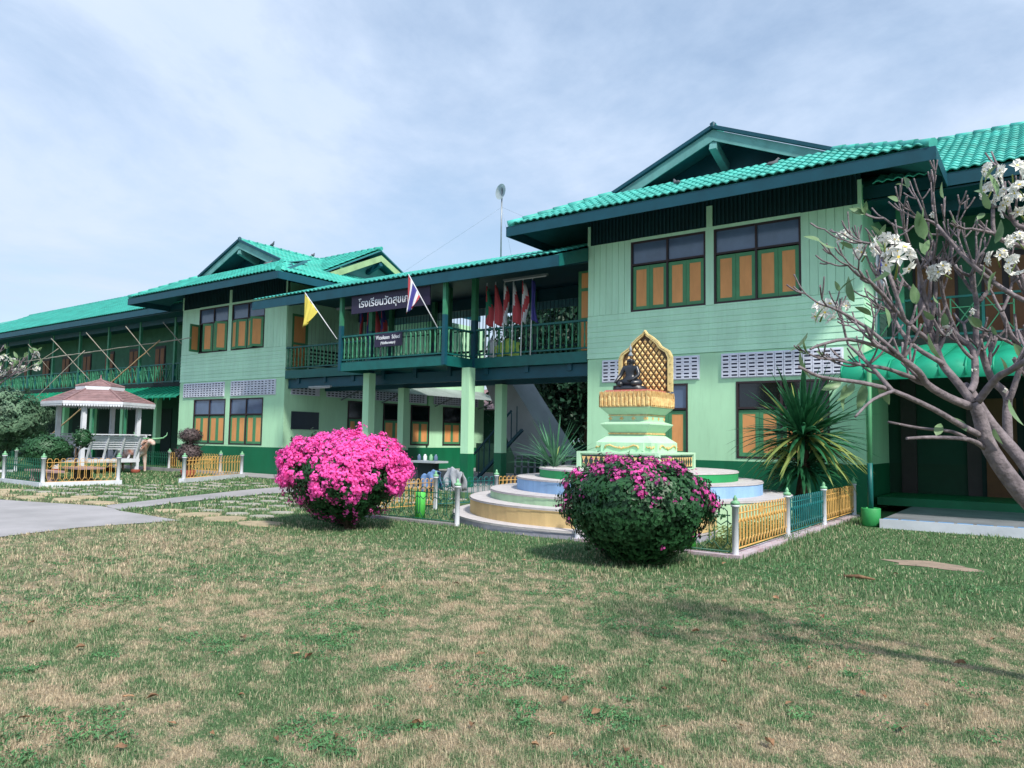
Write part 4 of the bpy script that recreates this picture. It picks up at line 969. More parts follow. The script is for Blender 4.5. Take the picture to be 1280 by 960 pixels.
def courses(A, B, C, D, n):    # overlapping boards from eave A-B to top D-C
    for i in range(n):
        t0, t1 = i/n, (i+1.15)/n; t1 = min(t1, 1)
        p0, p1, q0, q1 = A.lerp(D, t0), B.lerp(C, t0), A.lerp(D, t1), B.lerp(C, t1)
        up = Vector((0, 0, 1)); mb = MB()
        mb.v = [tuple(p0+up*.045), tuple(p1+up*.045), tuple(q1+up*.012), tuple(q0+up*.012), tuple(p0+up*.01), tuple(p1+up*.01)]
        mb.face((0, 1, 2, 3)); mb.face((4, 5, 1, 0)); mb.build('roof_board', M_brown, rp)
for k in range(6):
    courses(lo[k], lo[(k+1) % 6], hi[(k+1) % 6], hi[k], 7); courses(lo2[k], lo2[(k+1) % 6], top+Vector((.001, 0, 0)), top, 5)
    MB().bar(lo[k]+Vector((0, 0, .05)), hi[k]+Vector((0, 0, .04)), .07, .04).build('hip_batten', M_brown, rp); MB().bar(lo2[k]+Vector((0, 0, .05)), top+Vector((0, 0, .03)), .06, .04).build('hip_batten', M_brown, rp)
    a, b_ = hi[k]*1.0, hi[(k+1) % 6]; MB().quad(Vector((lo2[k].x, lo2[k].y, 3.2)), Vector((lo2[(k+1) % 6].x, lo2[(k+1) % 6].y, 3.2)), lo2[(k+1) % 6], lo2[k]).build('upper_fascia', M_white, pv)
    # scalloped valance
    a, b_ = lo[k], lo[(k+1) % 6]; mb = MB(); n = 22; d = (b_-a)/n; o_ = (a+b_)/2-Vector((PX, PY, 2.72)); o_.z = 0; o_ = o_.normalized()*.02
    mb.bar(a+o_+Vector((0, 0, -.02)), b_+o_+Vector((0, 0, -.02)), .02, .1)
    for i in range(n):
        p = a+d*i+o_; mb.poly([p+Vector((0, 0, -.07)), p+d*.12+Vector((0, 0, -.13)), p+d*.5+Vector((0, 0, -.17)), p+d*.88+Vector((0, 0, -.13)), p+d+Vector((0, 0, -.07))])
    mb.build('scalloped_valance', M_white, pv)
MB().lathe(top, [(.05, 0), (.07, .05), (.02, .1), (.03, .14), (.005, .22)], 8).build('finial', M_brown, rp)
# deck and benches with outward leaning slatted backs (right side +X and front -Y)
MB().box(PX-hs_+.1, PX+hs_-.1, PY-hs_+.1, PY+hs_-.1, .42, .47).build('deck', M_white, pv)
def bench(a, b, out_):
    a = Vector(a); b = Vector(b); o_ = Vector(out_); d = (b-a).normalized(); Ln = (b-a).length
    s = MB(); s.bar(a+o_*.02+Vector((0, 0, .5)), b+o_*.02+Vector((0, 0, .5)), .4, .13, ); se = s.build('bench_seat', M_white, pv)
    for i in range(6):
        z = .98+i*.085; off = .16+i*.045; MB().bar(a-d*.12+o_*off+Vector((0, 0, z)), b+d*.12+o_*off+Vector((0, 0, z)), .02, .078).build('back_slat', M_white, se)
    MB().bar(a-d*.2+o_*.48+Vector((0, 0, 1.5)), b+d*.2+o_*.48+Vector((0, 0, 1.5)), .09, .04).build('top_rail', M_white, se)
    for k in range(4):
        p = a+d*(Ln*k/3); MB().bar(p+o_*.02+Vector((0, 0, .5)), p+o_*.45+Vector((0, 0, 1.47)), .05, .06, d).build('back_brace', M_white, se)
bench((PX+hs_, PY-hs_+.15, 0), (PX+hs_, PY+hs_-.1, 0), (1, 0, 0)); bench((PX-hs_+.15, PY+hs_, 0), (PX+hs_-.15, PY+hs_, 0), (0, 1, 0)); bench((PX-hs_, PY-hs_+.15, 0), (PX-hs_, PY+hs_-.15, 0), (-1, 0, 0))
# stump table in the fenced bed
stt = thing('stone_table', 'dark stone table with pinkish slab top inside the gold fence', 'table', (-24.9, 11.3, 0))
MB().lathe((-25.3, 11.6, 0), [(.3, 0), (.25, .1), (.22, .34), (.3, .4)], 10).build('pedestal', M_barkd, stt); MB().box(-25.9, -24.7, 11.2, 12.0, .4, .46).build('tabletop', mat('pink_stone', '#a88c8c', .8), stt)
b_ = MB().box(-26.6, -24.6, 10.4, 10.75, .32, .38); b_.box(-26.3, -26.1, 10.45, 10.7, 0, .32); b_.box(-25.1, -24.9, 10.45, 10.7, 0, .32); tag(b_.build('stone_bench', mat('pink_stone', '#a88c8c', .8)), 'low pinkish stone bench behind the gold fence panel', 'bench')

# ------------------------------------------------------------------ cow statue
def skin(name, verts, edges, radii, m, parent, sub=2):
    me = bpy.data.meshes.new(name); me.from_pydata(verts, edges, []); me.materials.append(m)
    o = link(name, me, parent); md = o.modifiers.new('skin', 'SKIN'); md.use_smooth_shade = True
    for i, r_ in enumerate(radii):
        sv = me.skin_vertices[0].data[i]; sv.radius = r_ if isinstance(r_, tuple) else (r_, r_)
    me.skin_vertices[0].data[0].use_root = True
    s = o.modifiers.new('sub', 'SUBSURF'); s.levels = s.render_levels = sub; return o
CX, CY = -29.95, 15.75
cw = thing('ox_statue', 'white and brown ox statue with long curved pale horns behind the pavilion post', 'statue', (CX, CY, 0))
def cp(a, s, z): return (CX+a, CY+s, z)     # a = along the body (towards the camera side), s = across
V = [cp(-.1, 0, .95), cp(-.6, 0, .98), cp(.35, 0, 1.0), cp(.6, .08, 1.2), cp(.78, .12, 1.28), cp(1.02, .15, 1.12), cp(-.85, 0, 1.02), cp(-.98, 0, .7),
     cp(.32, .16, .55), cp(.34, .17, .28), cp(.36, .17, .03), cp(.32, -.16, .55), cp(.34, -.17, .28), cp(.36, -.17, .03),
     cp(-.66, .16, .55), cp(-.74, .17, .3), cp(-.68, .17, .03), cp(-.66, -.16, .55), cp(-.74, -.17, .3), cp(-.68, -.17, .03)]
Ed = [(0, 1), (0, 2), (2, 3), (3, 4), (4, 5), (1, 6), (6, 7), (2, 8), (8, 9), (9, 10), (2, 11), (11, 12), (12, 13), (1, 14), (14, 15), (15, 16), (1, 17), (17, 18), (18, 19)]
skin('body', V, Ed, [.27, .25, .24, .15, .12, .07, .05, .02, .085, .05, .05, .085, .05, .05, .1, .05, .05, .1, .05, .05], M_cow, cw)
for s in (-1, 1):
    b0 = Vector(cp(.74, .12+s*.06, 1.36)); MB().tube([b0, b0+Vector((.02, s*.22, .0)), b0+Vector((.03, s*.45, .03)), b0+Vector((.03, s*.6, .14)), b0+Vector((.03, s*.62, .26))], [.035, .035, .028, .018, .006], 8).build('horn', M_postcap, cw)
    e0 = Vector(cp(.7, .12+s*.08, 1.28)); MB().tube([e0, e0+Vector((0, s*.1, -.03)), e0+Vector((0, s*.17, -.08))], [.03, .04, .008], 7).build('ear', M_cow, cw)

# ------------------------------------------------------------------ shrine
SX, SY = -6.82, 13.75
sh = thing('shrine_steps', 'round stepped terrace painted ochre, pale green, blue and green under the shrine', 'steps', (SX, SY, 0))
def tier(r, z0, z1, m, name='step', clip=None):
    mb = MB(); n = 72; pts = []
    for i in range(n):
        t = 2*math.pi*i/n; x = SX+r*math.cos(t); y = SY+r*math.sin(t)
        if clip is not None: x = min(x, clip)
        pts.append((x, y))
    mb.m = 1; mb.poly([(x, y, z1) for x, y in pts]); mb.m = 0
    for i in range(n):
        a, b = pts[i], pts[(i+1) % n]
        if (a[0]-b[0])**2+(a[1]-b[1])**2 < 1e-8: continue
        mb.quad((a[0], a[1], z0), (b[0], b[1], z0), (b[0], b[1], z1-.03), (a[0], a[1], z1-.03))
        q = 1.006; A = (SX+(a[0]-SX)*q, SY+(a[1]-SY)*q); B = (SX+(b[0]-SX)*q, SY+(b[1]-SY)*q)
        mb.m = 1; mb.quad((A[0], A[1], z1-.03), (B[0], B[1], z1-.03), (B[0], B[1], z1), (A[0], A[1], z1)); mb.m = 0
        mb.m = 1; mb.quad((a[0], a[1], z1), (A[0], A[1], z1), (B[0], B[1], z1), (b[0], b[1], z1)) if False else None; mb.m = 0
    return mb.build(name, [m, M_terr], sh)
tier(3.66, 0, .13, M_stW, clip=-4.5); tier(3.33, .13, .42, M_stY, clip=-4.5); tier(2.93, 0, .58, M_stG); tier(2.4, .58, .82, M_stB); tier(1.95, .82, 1.0, M_stK)
pd = thing('shrine_pedestal', 'tiered pale green pedestal with gold trim carrying the seated figure', 'pedestal', (SX, SY, 1.0))
def frust(mb, w0, w1, z0, z1, mi=0):
    mb.m = mi; c0 = [(SX+a*w0, SY+b*w0, z0) for a, b in ((-1, -1), (1, -1), (1, 1), (-1, 1))]; c1 = [(SX+a*w1, SY+b*w1, z1) for a, b in ((-1, -1), (1, -1), (1, 1), (-1, 1))]
    for i in range(4): j = (i+1) % 4; mb.quad(c0[i], c0[j], c1[j], c1[i])
    mb.poly(c1); mb.poly(c0[::-1]); mb.m = 0
mb = MB(); frust(mb, .84, .84, .98, 1.3); frust(mb, .88, .88, 1.3, 1.335)
for s in (-1, 1): 
    mb.box(SX+s*.84-.04, SX+s*.84+.04, SY-.88, SY-.8, 1, 1.3); mb.box(SX+s*.84-.04, SX+s*.84+.04, SY+.8, SY+.88, 1, 1.3)
mb.build('plinth', M_shr, pd)
# mosaic panels with gold leaf row
mp = MB(); mp.box(SX-.78, SX+.78, SY-.848, SY-.838, 1.03, 1.27); mp.box(SX+.838, SX+.848, SY-.78, SY+.78, 1.03, 1.27); mpo = mp.build('mosaic_panel', M_mosaic, pd)
g = MB()
for i in range(14):
    c = -.73+i*.112
    for zz_, s in ((1.06, 1), (1.24, -1)):
        g.poly([(SX+c-.045, SY-.856, zz_), (SX+c+.045, SY-.856, zz_), (SX+c, SY-.862, zz_+s*.1)]); g.poly([(SX+.856, SY+c-.045, zz_), (SX+.856, SY+c+.045, zz_), (SX+.862, SY+c, zz_+s*.1)])
g.build('gold_leaf_row', M_goldo, mpo)
mb = MB(); frust(mb, .6, .6, 1.335, 1.52); frust(mb, .6, .43, 1.52, 1.655)
mb.box(SX-.46, SX+.46, SY-.66, SY+.66, 1.335, 1.515); mb.box(SX-.66, SX+.66, SY-.46, SY+.46, 1.335, 1.512); mb.build('base_block', M_shr, pd)
mb = MB(); frust(mb, .41, .41, 1.65, 1.715); mb.build('neck_lower', M_shr, pd)
gl = MB(); frust(gl, .425, .425, 1.68, 1.71); gl.build('gold_band', M_goldo, pd)
mb = MB(); frust(mb, .41, .54, 1.712, 1.87); frust(mb, .54, .54, 1.87, 1.89); frust(mb, .54, .42, 1.89, 1.935); mb.build('flared_collar', M_shr, pd)
mb = MB(); frust(mb, .41, .41, 1.93, 2.06); mb.build('neck_upper', M_shr, pd)
gl = MB(); frust(gl, .425, .425, 2.05, 2.065); gl.build('gold_band', M_goldo, pd)
mb = MB(); frust(mb, .41, .54, 2.066, 2.2); frust(mb, .54, .54, 2.2, 2.23); mb.build('flared_crown', M_shr, pd)
orn = MB()
for c in (-.38, -.13, .13, .38):
    for f in (0, 1):
        def q(a, z): return (SX+c+a, SY-.414, z) if f == 0 else (SX+.414, SY+c+a, z)
        orn.poly([q(-.05, 1.995), q(0, 1.955), q(.05, 1.995), q(0, 2.035)])
orn.build('medallions', M_goldo, pd)
sc = MB(); 
for f in (0, 1):
    def q2(a, z, o=.672): return (SX+a, SY-o, z) if f == 0 else (SX+o, SY+a, z)
    pts = [(-.36, 1.4), (-.35, 1.45), (-.26, 1.47), (-.15, 1.43), (0, 1.405), (.15, 1.43), (.26, 1.47), (.35, 1.45), (.36, 1.4)]
    sc.tube([q2(a, z) for a, z in pts], .016, 6); sc.tube([q2(-.05, 1.44), q2(0, 1.385), q2(.05, 1.44)], .014, 6)
    pts = [(-.6, 1.4), (-.58, 1.44), (-.53, 1.42), (-.5, 1.45)]; sc.tube([q2(a, z, .612) for a, z in pts], .013, 6); sc.tube([q2(-a, z, .612) for a, z in pts], .013, 6)
sc.build('gold_scrollwork', M_goldo, pd)
# lotus band
lb_ = MB(); frust(lb_, .545, .555, 2.23, 2.52); lbo = lb_.build('lotus_band', M_goldo, pd)
ptl = MB(); w = .085
prof = [(-w/2, 0, 0), (-w/2, .18, .012), (-w*.3, .26, .02), (0, .33, .012), (w*.3, .26, .02), (w/2, .18, .012), (w/2, 0, 0)]
ptl.poly([(a, -.012, z) for a, z, o in prof]); ptl.quad((-w*.28, -.028, .03), (w*.28, -.028, .03), (w*.2, -.034, .2), (-w*.2, -.034, .2))
ptl.poly([(-w*.28, -.028, .03), (-w/2, -.012, 0), (-w/2, -.012, .18), (-w*.2, -.034, .2)][::-1]); ptl.poly([(w*.28, -.028, .03), (w/2, -.012, 0), (w/2, -.012, .18), (w*.2, -.034, .2)]); ptl.poly([(-w*.2, -.034, .2), (w*.2, -.034, .2), (0, -.02, .33)])
pm = ptl.mesh('lotus_petal', M_goldo)
for f in range(4):
    for i in range(12):
        c = -.5+i*.0909; Mx = Matrix.Translation((SX, SY, 2.215)) @ Matrix.Rotation(f*math.pi/2, 4, 'Z') @ Matrix.Translation((c, -.555, 0)); link('lotus_petal', pm, lbo, Mx)
rd = MB(); frust(rd, .5, .46, 2.52, 2.56); rd.build('red_cushion', M_redo, pd)
# arch backboard
ar = thing('arch_backboard', 'tall gold lattice arch behind the seated black figure', 'backboard', (SX, 14.1, 2.55))
AX = -6.82; AY = 14.12
outl = [(-.6, 0), (-.6, .72), (-.54, .84), (-.44, .9), (-.36, .95), (-.3, 1.04), (-.16, 1.16), (-.05, 1.23), (0, 1.3)]
outl = outl+[(-x, z) for x, z in outl[-2::-1]]
mb = MB(); k = len(outl); S_ = .86
for sc_, y, in ((1, 0),): pass
inner = [(x*.86, .03+(z*.92)) for x, z in outl]
for i in range(k-1):
    a, b, c, d = outl[i], outl[i+1], inner[i+1], inner[i]
    mb.quad((AX+a[0], AY-.04, 2.55+a[1]), (AX+d[0], AY-.05, 2.55+d[1]), (AX+c[0], AY-.05, 2.55+c[1]), (AX+b[0], AY-.04, 2.55+b[1]))
    mb.quad((AX+a[0], AY-.04, 2.55+a[1]), (AX+b[0], AY-.04, 2.55+b[1]), (AX+b[0], AY+.05, 2.55+b[1]), (AX+a[0], AY+.05, 2.55+a[1]))
    mb.quad((AX+d[0], AY-.05, 2.55+d[1]), (AX+d[0], AY+.0, 2.55+d[1]), (AX+c[0], AY+.0, 2.55+c[1]), (AX+c[0], AY-.05, 2.55+c[1]))
mb.build('border', M_goldp, ar)
MB().poly([(AX+x, AY+.03, 2.55+z) for x, z in outl]).build('back_panel', M_goldp, ar)
MB().poly([(AX+x, AY+.002, 2.55+z) for x, z in inner]).build('dark_ground', mat('dark_bronze_ground', '#5a4632', .5), ar)
def in_arch(x, z): return inpoly(x, z, [(p[0], p[1]) for p in inner])
dm = MB(); s = .046
dm.v = [(-s, 0, 0), (0, 0, -s*1.35), (s, 0, 0), (0, 0, s*1.35), (0, -.028, 0)]
for q in ((0, 1, 4), (1, 2, 4), (2, 3, 4), (3, 0, 4)): dm.face(q)
s = s*1.0
dmm = dm.mesh('lattice_diamond', [M_goldo])
for r_ in range(16):
    for c in range(-5, 6):
        x = (c+(.5 if r_ % 2 else 0))*.125; z = .05+r_*.0835
        if in_arch(x*1.07, z+.02): link('lattice_diamond', dmm, ar, Matrix.Translation((AX+x, AY-.004, 2.55+z)))
fl_ = MB()
for i in range(60):
    t = i/59*(k-1); j = min(k-2, int(t)); f = t-j; x = outl[j][0]*(1-f)+outl[j+1][0]*f; z = outl[j][1]*(1-f)+outl[j+1][1]*f
    fl_.lathe((AX+x*.965, AY-.05, 2.55+z*.985-.01), [(.004, -.012), (.016, 0), (.004, .012)], 6)
fl_.build('bead_row', M_goldp, ar)
# seated figure
bd = thing('seated_statue', 'black bronze figure seated cross-legged before the gold arch', 'statue', (SX-.02, 13.5, 2.56))
BX, BY, BZ = SX-.03, 13.52, 2.56
ba = MB(); ba.lathe((BX, BY, BZ), [(.34, 0), (.35, .03), (.33, .05), (.3, .06), (.31, .08)], 24, sq=(1, .68)); ba.build('base', M_bronze, bd)
def b3(x, y, z): return (BX+x, BY+y, BZ+z)
V = [b3(0, .02, .15), b3(0, .02, .3), b3(0, .02, .43), b3(0, .02, .5), b3(0, 0, .58), b3(0, 0, .65),
     b3(-.14, .0, .45), b3(-.2, -.03, .3), b3(-.24, -.13, .2), b3(.14, 0, .45), b3(.2, -.03, .3), b3(.1, -.14, .2), b3(0, -.17, .19),
     b3(-.26, -.06, .13), b3(-.1, -.2, .11), b3(.26, -.06, .13), b3(.1, -.21, .13), b3(-.27, -.17, .14)]
Ed = [(0, 1), (1, 2), (2, 3), (3, 4), (4, 5), (2, 6), (6, 7), (7, 8), (8, 17), (2, 9), (9, 10), (10, 11), (11, 12), (0, 13), (13, 14), (0, 15), (15, 16)]
skin('body', V, Ed, [.115, .085, .11, .035, .07, .05, .055, .042, .034, .055, .042, .034, .028, .08, .055, .08, .055, .025], M_bronze, bd, 2)
hd = MB(); hd.lathe(b3(0, 0, .685), [(.045, 0), (.05, .03), (.03, .06), (.012, .1), (.028, .115), (.03, .14), (.003, .24)], 10); hd.build('flame_finial', M_goldo and mat('pale_finial', '#8b97a0', .4), bd)
fc = MB(); fc.tube([b3(0, -.07, .6), b3(0, -.085, .575)], [.008, .014], 6); fc.tube([b3(-.02, -.066, .553), b3(0, -.072, .55), b3(.02, -.066, .553)], .006, 5)
for s in (-1, 1): fc.tube([b3(s*.015, -.066, .607), b3(s*.04, -.058, .607)], .006, 5); fc.tube([b3(s*.07, 0, .62), b3(s*.078, 0, .57), b3(s*.07, 0, .52)], [.012, .014, .01], 6)
fc.build('face_features', M_bronze, bd)
# lantern beside the bush
ln = thing('black_lantern', 'small black garden lantern between the bush and the green step', 'lantern', (-5.3, 12.3, .82))
MB().lathe((-5.3, 12.5, .8), [(.06, 0), (.08, .02), (.08, .12), (.2, .14), (.16, .19), (.05, .26), (.02, .34)], 8, smooth=False).build('housing', M_dark, ln)
# dry hedge strip behind the gold fence
# ------------------------------------------------------------------ foliage helpers
def leaf_cloud(name, pts, nrm, size, m, parent, kind='leaf', jitter=.6, seed=0, aspect=.55, wrap=False):
    """pts (n,3); one folded leaf (2 quads -> 4 tris) per point"""
    rg = np.random.default_rng(seed); n = len(pts)
    nn = nrm+rg.normal(0, jitter, (n, 3)); nn /= np.linalg.norm(nn, axis=1, keepdims=True)
    t = rg.normal(0, 1, (n, 3)); t -= nn*(t*nn).sum(1, keepdims=True); t /= np.linalg.norm(t, axis=1, keepdims=True)
    b = np.cross(nn, t); s = size*rg.uniform(.65, 1.3, (n, 1)); w = s*aspect
    v = np.stack([pts-t*s*.5, pts+b*w*.5+nn*s*.12, pts+t*s*.5, pts-b*w*.5+nn*s*.12], 1)
    f = np.arange(n)[:, None]*4
    F_ = np.concatenate([f+np.array([[0, 1, 2]]), f+np.array([[0, 2, 3]])])
    o = link(name, np_mesh(name, v.reshape(-1, 3), F_, m), parent); return stuff(o)
def bump_dir(d, seed, amp, fr=2.2):
    out = np.zeros(len(d))
    for i, p in enumerate(d): out[i] = mnoise.noise(Vector(p)*fr+Vector((seed*3.1, seed, 0)))+.5*mnoise.noise(Vector(p)*fr*2.3+Vector((seed, 0, seed*2.)))
    return 1+amp*out
def shell(n, c, rad, seed, amp=.25, inner=.72, zmin=-1, fr=2.2, low=.35, pn=2.0, taper=0.):
    rg = np.random.default_rng(seed); d = rg.normal(0, 1, (int(n*1.6), 3)); d /= np.linalg.norm(d, axis=1, keepdims=True)
    d = d[d[:, 2] > zmin][:n]
    k = bump_dir(d, seed, amp, fr)*rg.uniform(inner, 1, len(d))**.6
    sc = np.array(rad)[None, :]*np.ones((len(d), 1)); sc[d[:, 2] < 0, 2] = low if low else rad[2]
    if pn != 2: k = k/(np.abs(d)**pn).sum(1)**(1/pn)
    q = d*k[:, None]*sc; dz = np.clip(-d[:, 2], 0, 1); q[:, :2] *= (1-taper*dz)[:, None]; return np.array(c)+q, d
def shrub(name, label, cat, base, c, rad, m_leaf, n, size, seed, low, stems=5, blooms=None, amp=.2, inner=.6, stemr=.025, group=None, pn=2.0, fr=2.2, taper=.0, shoots=0):
    o = thing(name, label, cat, base, group)
    p, d = shell(n, c, rad, seed, amp, inner, -1, fr, low, pn, taper)
    if shoots:
        rs = np.random.default_rng(seed+99); ii = rs.integers(0, len(p), shoots*3); ii = ii[d[ii, 2] > -.3][:shoots]; ex = []; ed = []
        sb = MB()
        for q in ii:
            dv = d[q]+rs.normal(0, .35, 3)+np.array([0, 0, .25]); dv /= np.linalg.norm(dv); Ls = rs.uniform(.07, .2); tt = np.linspace(0, 1, 12)[:, None]
            ex.append(p[q]+dv*tt*Ls+rs.normal(0, .018, (12, 3))); ed.append(np.tile(dv, (12, 1))); sb.tube([p[q]-dv*.1, p[q]+dv*Ls], [.005, .002], 4)
        sb.build('shoots', M_barkd, o)
        p = np.concatenate([p]+ex); d = np.concatenate([d]+ed)
    p[:, 2] = np.maximum(p[:, 2], base[2]+.05)
    leaf_cloud('foliage', p, d, size, m_leaf, o, seed=seed, aspect=.6)
    mb = MB(); rr = random.Random(seed)
    for i in range(stems):
        a = rr.uniform(0, 6.28); e = Vector(c)+Vector((math.cos(a)*rad[0]*.7, math.sin(a)*rad[1]*.7, rr.uniform(-.2, .5)*rad[2])); b = Vector(base)+Vector((rr.uniform(-.08, .08), rr.uniform(-.08, .08), 0))
        mm = b.lerp(e, .5)+Vector((rr.uniform(-.1, .1), rr.uniform(-.1, .1), .1)); mb.tube([b, mm, e], [stemr, stemr*.7, stemr*.3], 6)
    mb.build('stems', M_barkd, o); return o
def bracts(parent, p, d, size, m, seed, per=7, spread=.06, name='blossoms'):
    rg = np.random.default_rng(seed); q = np.repeat(p, per, 0)+rg.normal(0, spread, (len(p)*per, 3)); dd = np.repeat(d, per, 0)
    return leaf_cloud(name, q, dd, size, m, parent, seed=seed, aspect=.9, jitter=.7)

# bougainvillea bushes
c1 = (-9.95, 8.85, .86); r1 = (1.17, 1.0, .74)
bg1 = shrub('bougainvillea_bush', 'large bougainvillea bush smothered in magenta blossom, left of the steps', 'bush', (-9.65, 8.75, 0), c1, r1, M_leafd, 21000, .066, 3, .8, 12, amp=.17, inner=.45, pn=2.3, fr=3.0, taper=.36, shoots=60)
p, d = shell(3400, c1, (r1[0]*1.03, r1[1]*1.03, r1[2]*1.0), 3, .17, .9, -1, 3.0, .76, 2.3, .36)
rg = np.random.default_rng(5)
nzv = np.array([mnoise.noise(Vector(q)*2.6) for q in p]); nf = np.array([mnoise.noise(Vector(q)*7.0) for q in p]); thr = (p[:, 2]-.93-.1*(c1[0]-p[:, 0]))*2.6+nzv*1.3+nf*1.1
keep = (thr > 0) | (rg.uniform(0, 1, len(p)) < .035); bracts(bg1, p[keep], d[keep], .05, M_pink, 8, 12, .03)
for i, (dx_, dy_, dz_, ln_) in enumerate([(1, .2, .1, .32), (.9, .1, .35, .3), (.2, .1, 1, .2), (-1, -.2, .1, .2), (.95, 0, -.2, .2), (.5, .2, .8, .2)]):
    dv = Vector((dx_, dy_, dz_)).normalized(); a = Vector(c1)+Vector((dv.x*r1[0], dv.y*r1[1], dv.z*r1[2]))*.95; e = a+dv*ln_
    MB().tube([a-dv*.3, a, e], [.01, .008, .004], 5).build('twig', M_barkd, bg1)
    q = np.array([a.lerp(e, t)[:] for t in np.linspace(.2, 1, 7)]); bracts(bg1, q, np.tile(np.array(dv[:]), (7, 1)), .055, M_pink, 30+i, 9, .03, 'blossoms')
c2 = (-4.38, 8.85, .72); r2 = (.93, .88, .54)
bg2 = shrub('bougainvillea_bush', 'dense green bougainvillea bush with pink flowers only on top, before the shrine', 'bush', (-4.3, 8.8, 0), c2, r2, M_leafd, 27000, .07, 9, .68, 10, amp=.17, inner=.5, pn=2.8, fr=3.6, taper=.26, shoots=120)
p, d = shell(2800, c2, (r2[0]*1.02, r2[1]*1.02, r2[2]*1.02), 9, .17, .93, -1, 3.6, .62, 2.8, .26)
nzv = np.array([mnoise.noise(Vector(q)*4.0+Vector((4, 0, 0))) for q in p]); nz2 = np.array([mnoise.noise(Vector(q)*11.0) for q in p]); thr = (p[:, 2]-1.06)*1.3+nzv*.5+nz2*1.6-.45
keep = (thr > 0) | (rg.uniform(0, 1, len(p)) < .006); bracts(bg2, p[keep], d[keep], .05, M_pinkd, 10, 5, .04)
keep2 = (thr > .25); bracts(bg2, p[keep2], d[keep2], .052, M_pink, 12, 6, .035)

# strap-leaved plants
def strap_plant(name, label, base, c, n, L_, w, seed, droop, m1, m2, trunk, zr=(-.25, 1.0), old=.12, cat='plant'):
    o = thing(name, label, cat, base); rr = random.Random(seed); c = Vector(c)
    if trunk: MB().tube([Vector(base), Vector(base).lerp(c, .5)+Vector((.04, 0, 0)), c], [trunk*1.2, trunk, trunk], 9).build('trunk', M_barkd, o)
    for i in range(n):
        a = rr.uniform(0, 2*math.pi); el = math.asin(max(-1, min(1, rr.uniform(*zr)))); Lf = L_*rr.uniform(.75, 1.1); d0 = Vector((math.cos(a)*math.cos(el), math.sin(a)*math.cos(el), math.sin(el)))
        pnt = c+Vector((0, 0, rr.uniform(-.12, .12))); side = Vector((-math.sin(a), math.cos(a), 0)); k = 7; mb = MB(); dr = droop*rr.uniform(.5, 1.5)*(1-.6*max(0, math.sin(el))); ww = w*rr.uniform(.8, 1.15)
        yl = rr.random() < old or el < -.05
        P_ = []; cur = pnt.copy(); dd = d0.copy()
        for j in range(k+1):
            P_.append(cur.copy()); dd = (dd+Vector((0, 0, -dr/k*(.4+1.2*j/k)))).normalized(); cur = cur+dd*(Lf/k)
        for j, q in enumerate(P_):
            t = j/k; wd = ww*(.35+1.3*t if t < .3 else (1.0*(1-((t-.3)/.7)**2.2)+.02)); up = side.cross((P_[min(j+1, k)]-P_[max(j-1, 0)]).normalized())
            mb.v += [tuple(q+side*wd+up*wd*.35), tuple(q), tuple(q-side*wd+up*wd*.35)]
        mb.smooth = True
        for j in range(k):
            for s in (0, 1): a0 = j*3+s; mb.face((a0, a0+1, a0+4, a0+3))
        mb.build('leaf', m2 if yl else m1, o)
    return o
strap_plant('dragon_palm', 'tall spiky strap-leaved palm with some yellow drooping leaves behind the teal fence', (-4.15, 15.8, 0), (-4.12, 15.8, 1.68), 230, 1.5, .046, 4, .8, M_strap, M_strapy, .09, (-.5, 1.0), .08)
strap_plant('dragon_palm', 'lower strap-leaved offshoot in the shade at the foot of the tall palm', (-4.5, 16.2, 0), (-4.15, 15.85, 1.05), 130, 1.05, .042, 14, 1.2, M_strap, M_strap, .07, (-.2, 1), .0)
strap_plant('agave_plant', 'pale green spiky plant growing on the green step left of the pedestal', (-8.42, 13.2, 1.0), (-8.42, 13.2, 1.03), 70, .98, .022, 6, .35, mat('agave_leaf', '#5e9470', .45, .2, 5, col2='#3f7a58', trans=.2), M_strapy, 0, (.15, 1.0), .04)
# low dry planting inside the fence
p = np.stack([nrng.uniform(-4.15, -3.75, 2500), nrng.uniform(10.5, 14.2, 2500), nrng.uniform(0.02, .3, 2500)], 1)
o = thing('low_hedge', 'low olive and yellowing hedge strip behind the gold fence panel', 'hedge', (-3.95, 12.3, 0)); leaf_cloud('foliage', p, np.tile([0, -.3, 1.], (2500, 1)), .05, mat('olive_leaf', '#8a9156', .6, .2, 8, col2='#5f7440', trans=.2), o, seed=3, jitter=1)

# trimmed shrubs and trees at the left
shrub('clipped_shrub', 'round clipped dark green shrub before the pavilion, left of the bench', 'shrub', (-26.6, 11.0, 0), (-26.6, 11.0, .95), (.78, .7, .55), M_leaff, 7000, .08, 21, .5, 6, amp=.25, fr=3, shoots=60)
shrub('clipped_shrub', 'small clump of dark leaves beside the pavilion post', 'shrub', (-25.9, 11.6, 0), (-25.9, 11.8, 1.35), (.24, .26, .34), M_leaff, 1300, .08, 22, .3, 3, amp=.35, shoots=20)
shrub('broad_shrub', 'big rounded grey-green shrub at the left edge of the photo', 'shrub', (-34.0, 12.2, 0), (-34.0, 12.2, 2.0), (2.1, 1.8, 1.25), mat('greygreen_leaf', '#7a9a7c', .5, .25, 3, col2='#2f5440', trans=.2), 18000, .12, 23, 1.2, 8, amp=.4, fr=2.8, shoots=140)
shrub('broad_shrub', 'dark low shrub under the frangipani at the left edge', 'shrub', (-30.5, 9.2, 0), (-30.8, 9.4, .95), (1.1, 1.1, .7), M_leaff, 7000, .1, 24, .7, 5, amp=.35, shoots=60)
tp = shrub('topiary_shrub', 'two-tier clipped purple-brown shrub inside the gold fence', 'shrub', (-24.8, 14.9, 0), (-24.8, 14.9, .85), (.42, .42, .4), M_redleaf, 4200, .06, 25, .35, 4, amp=.3, fr=3.5, shoots=50)
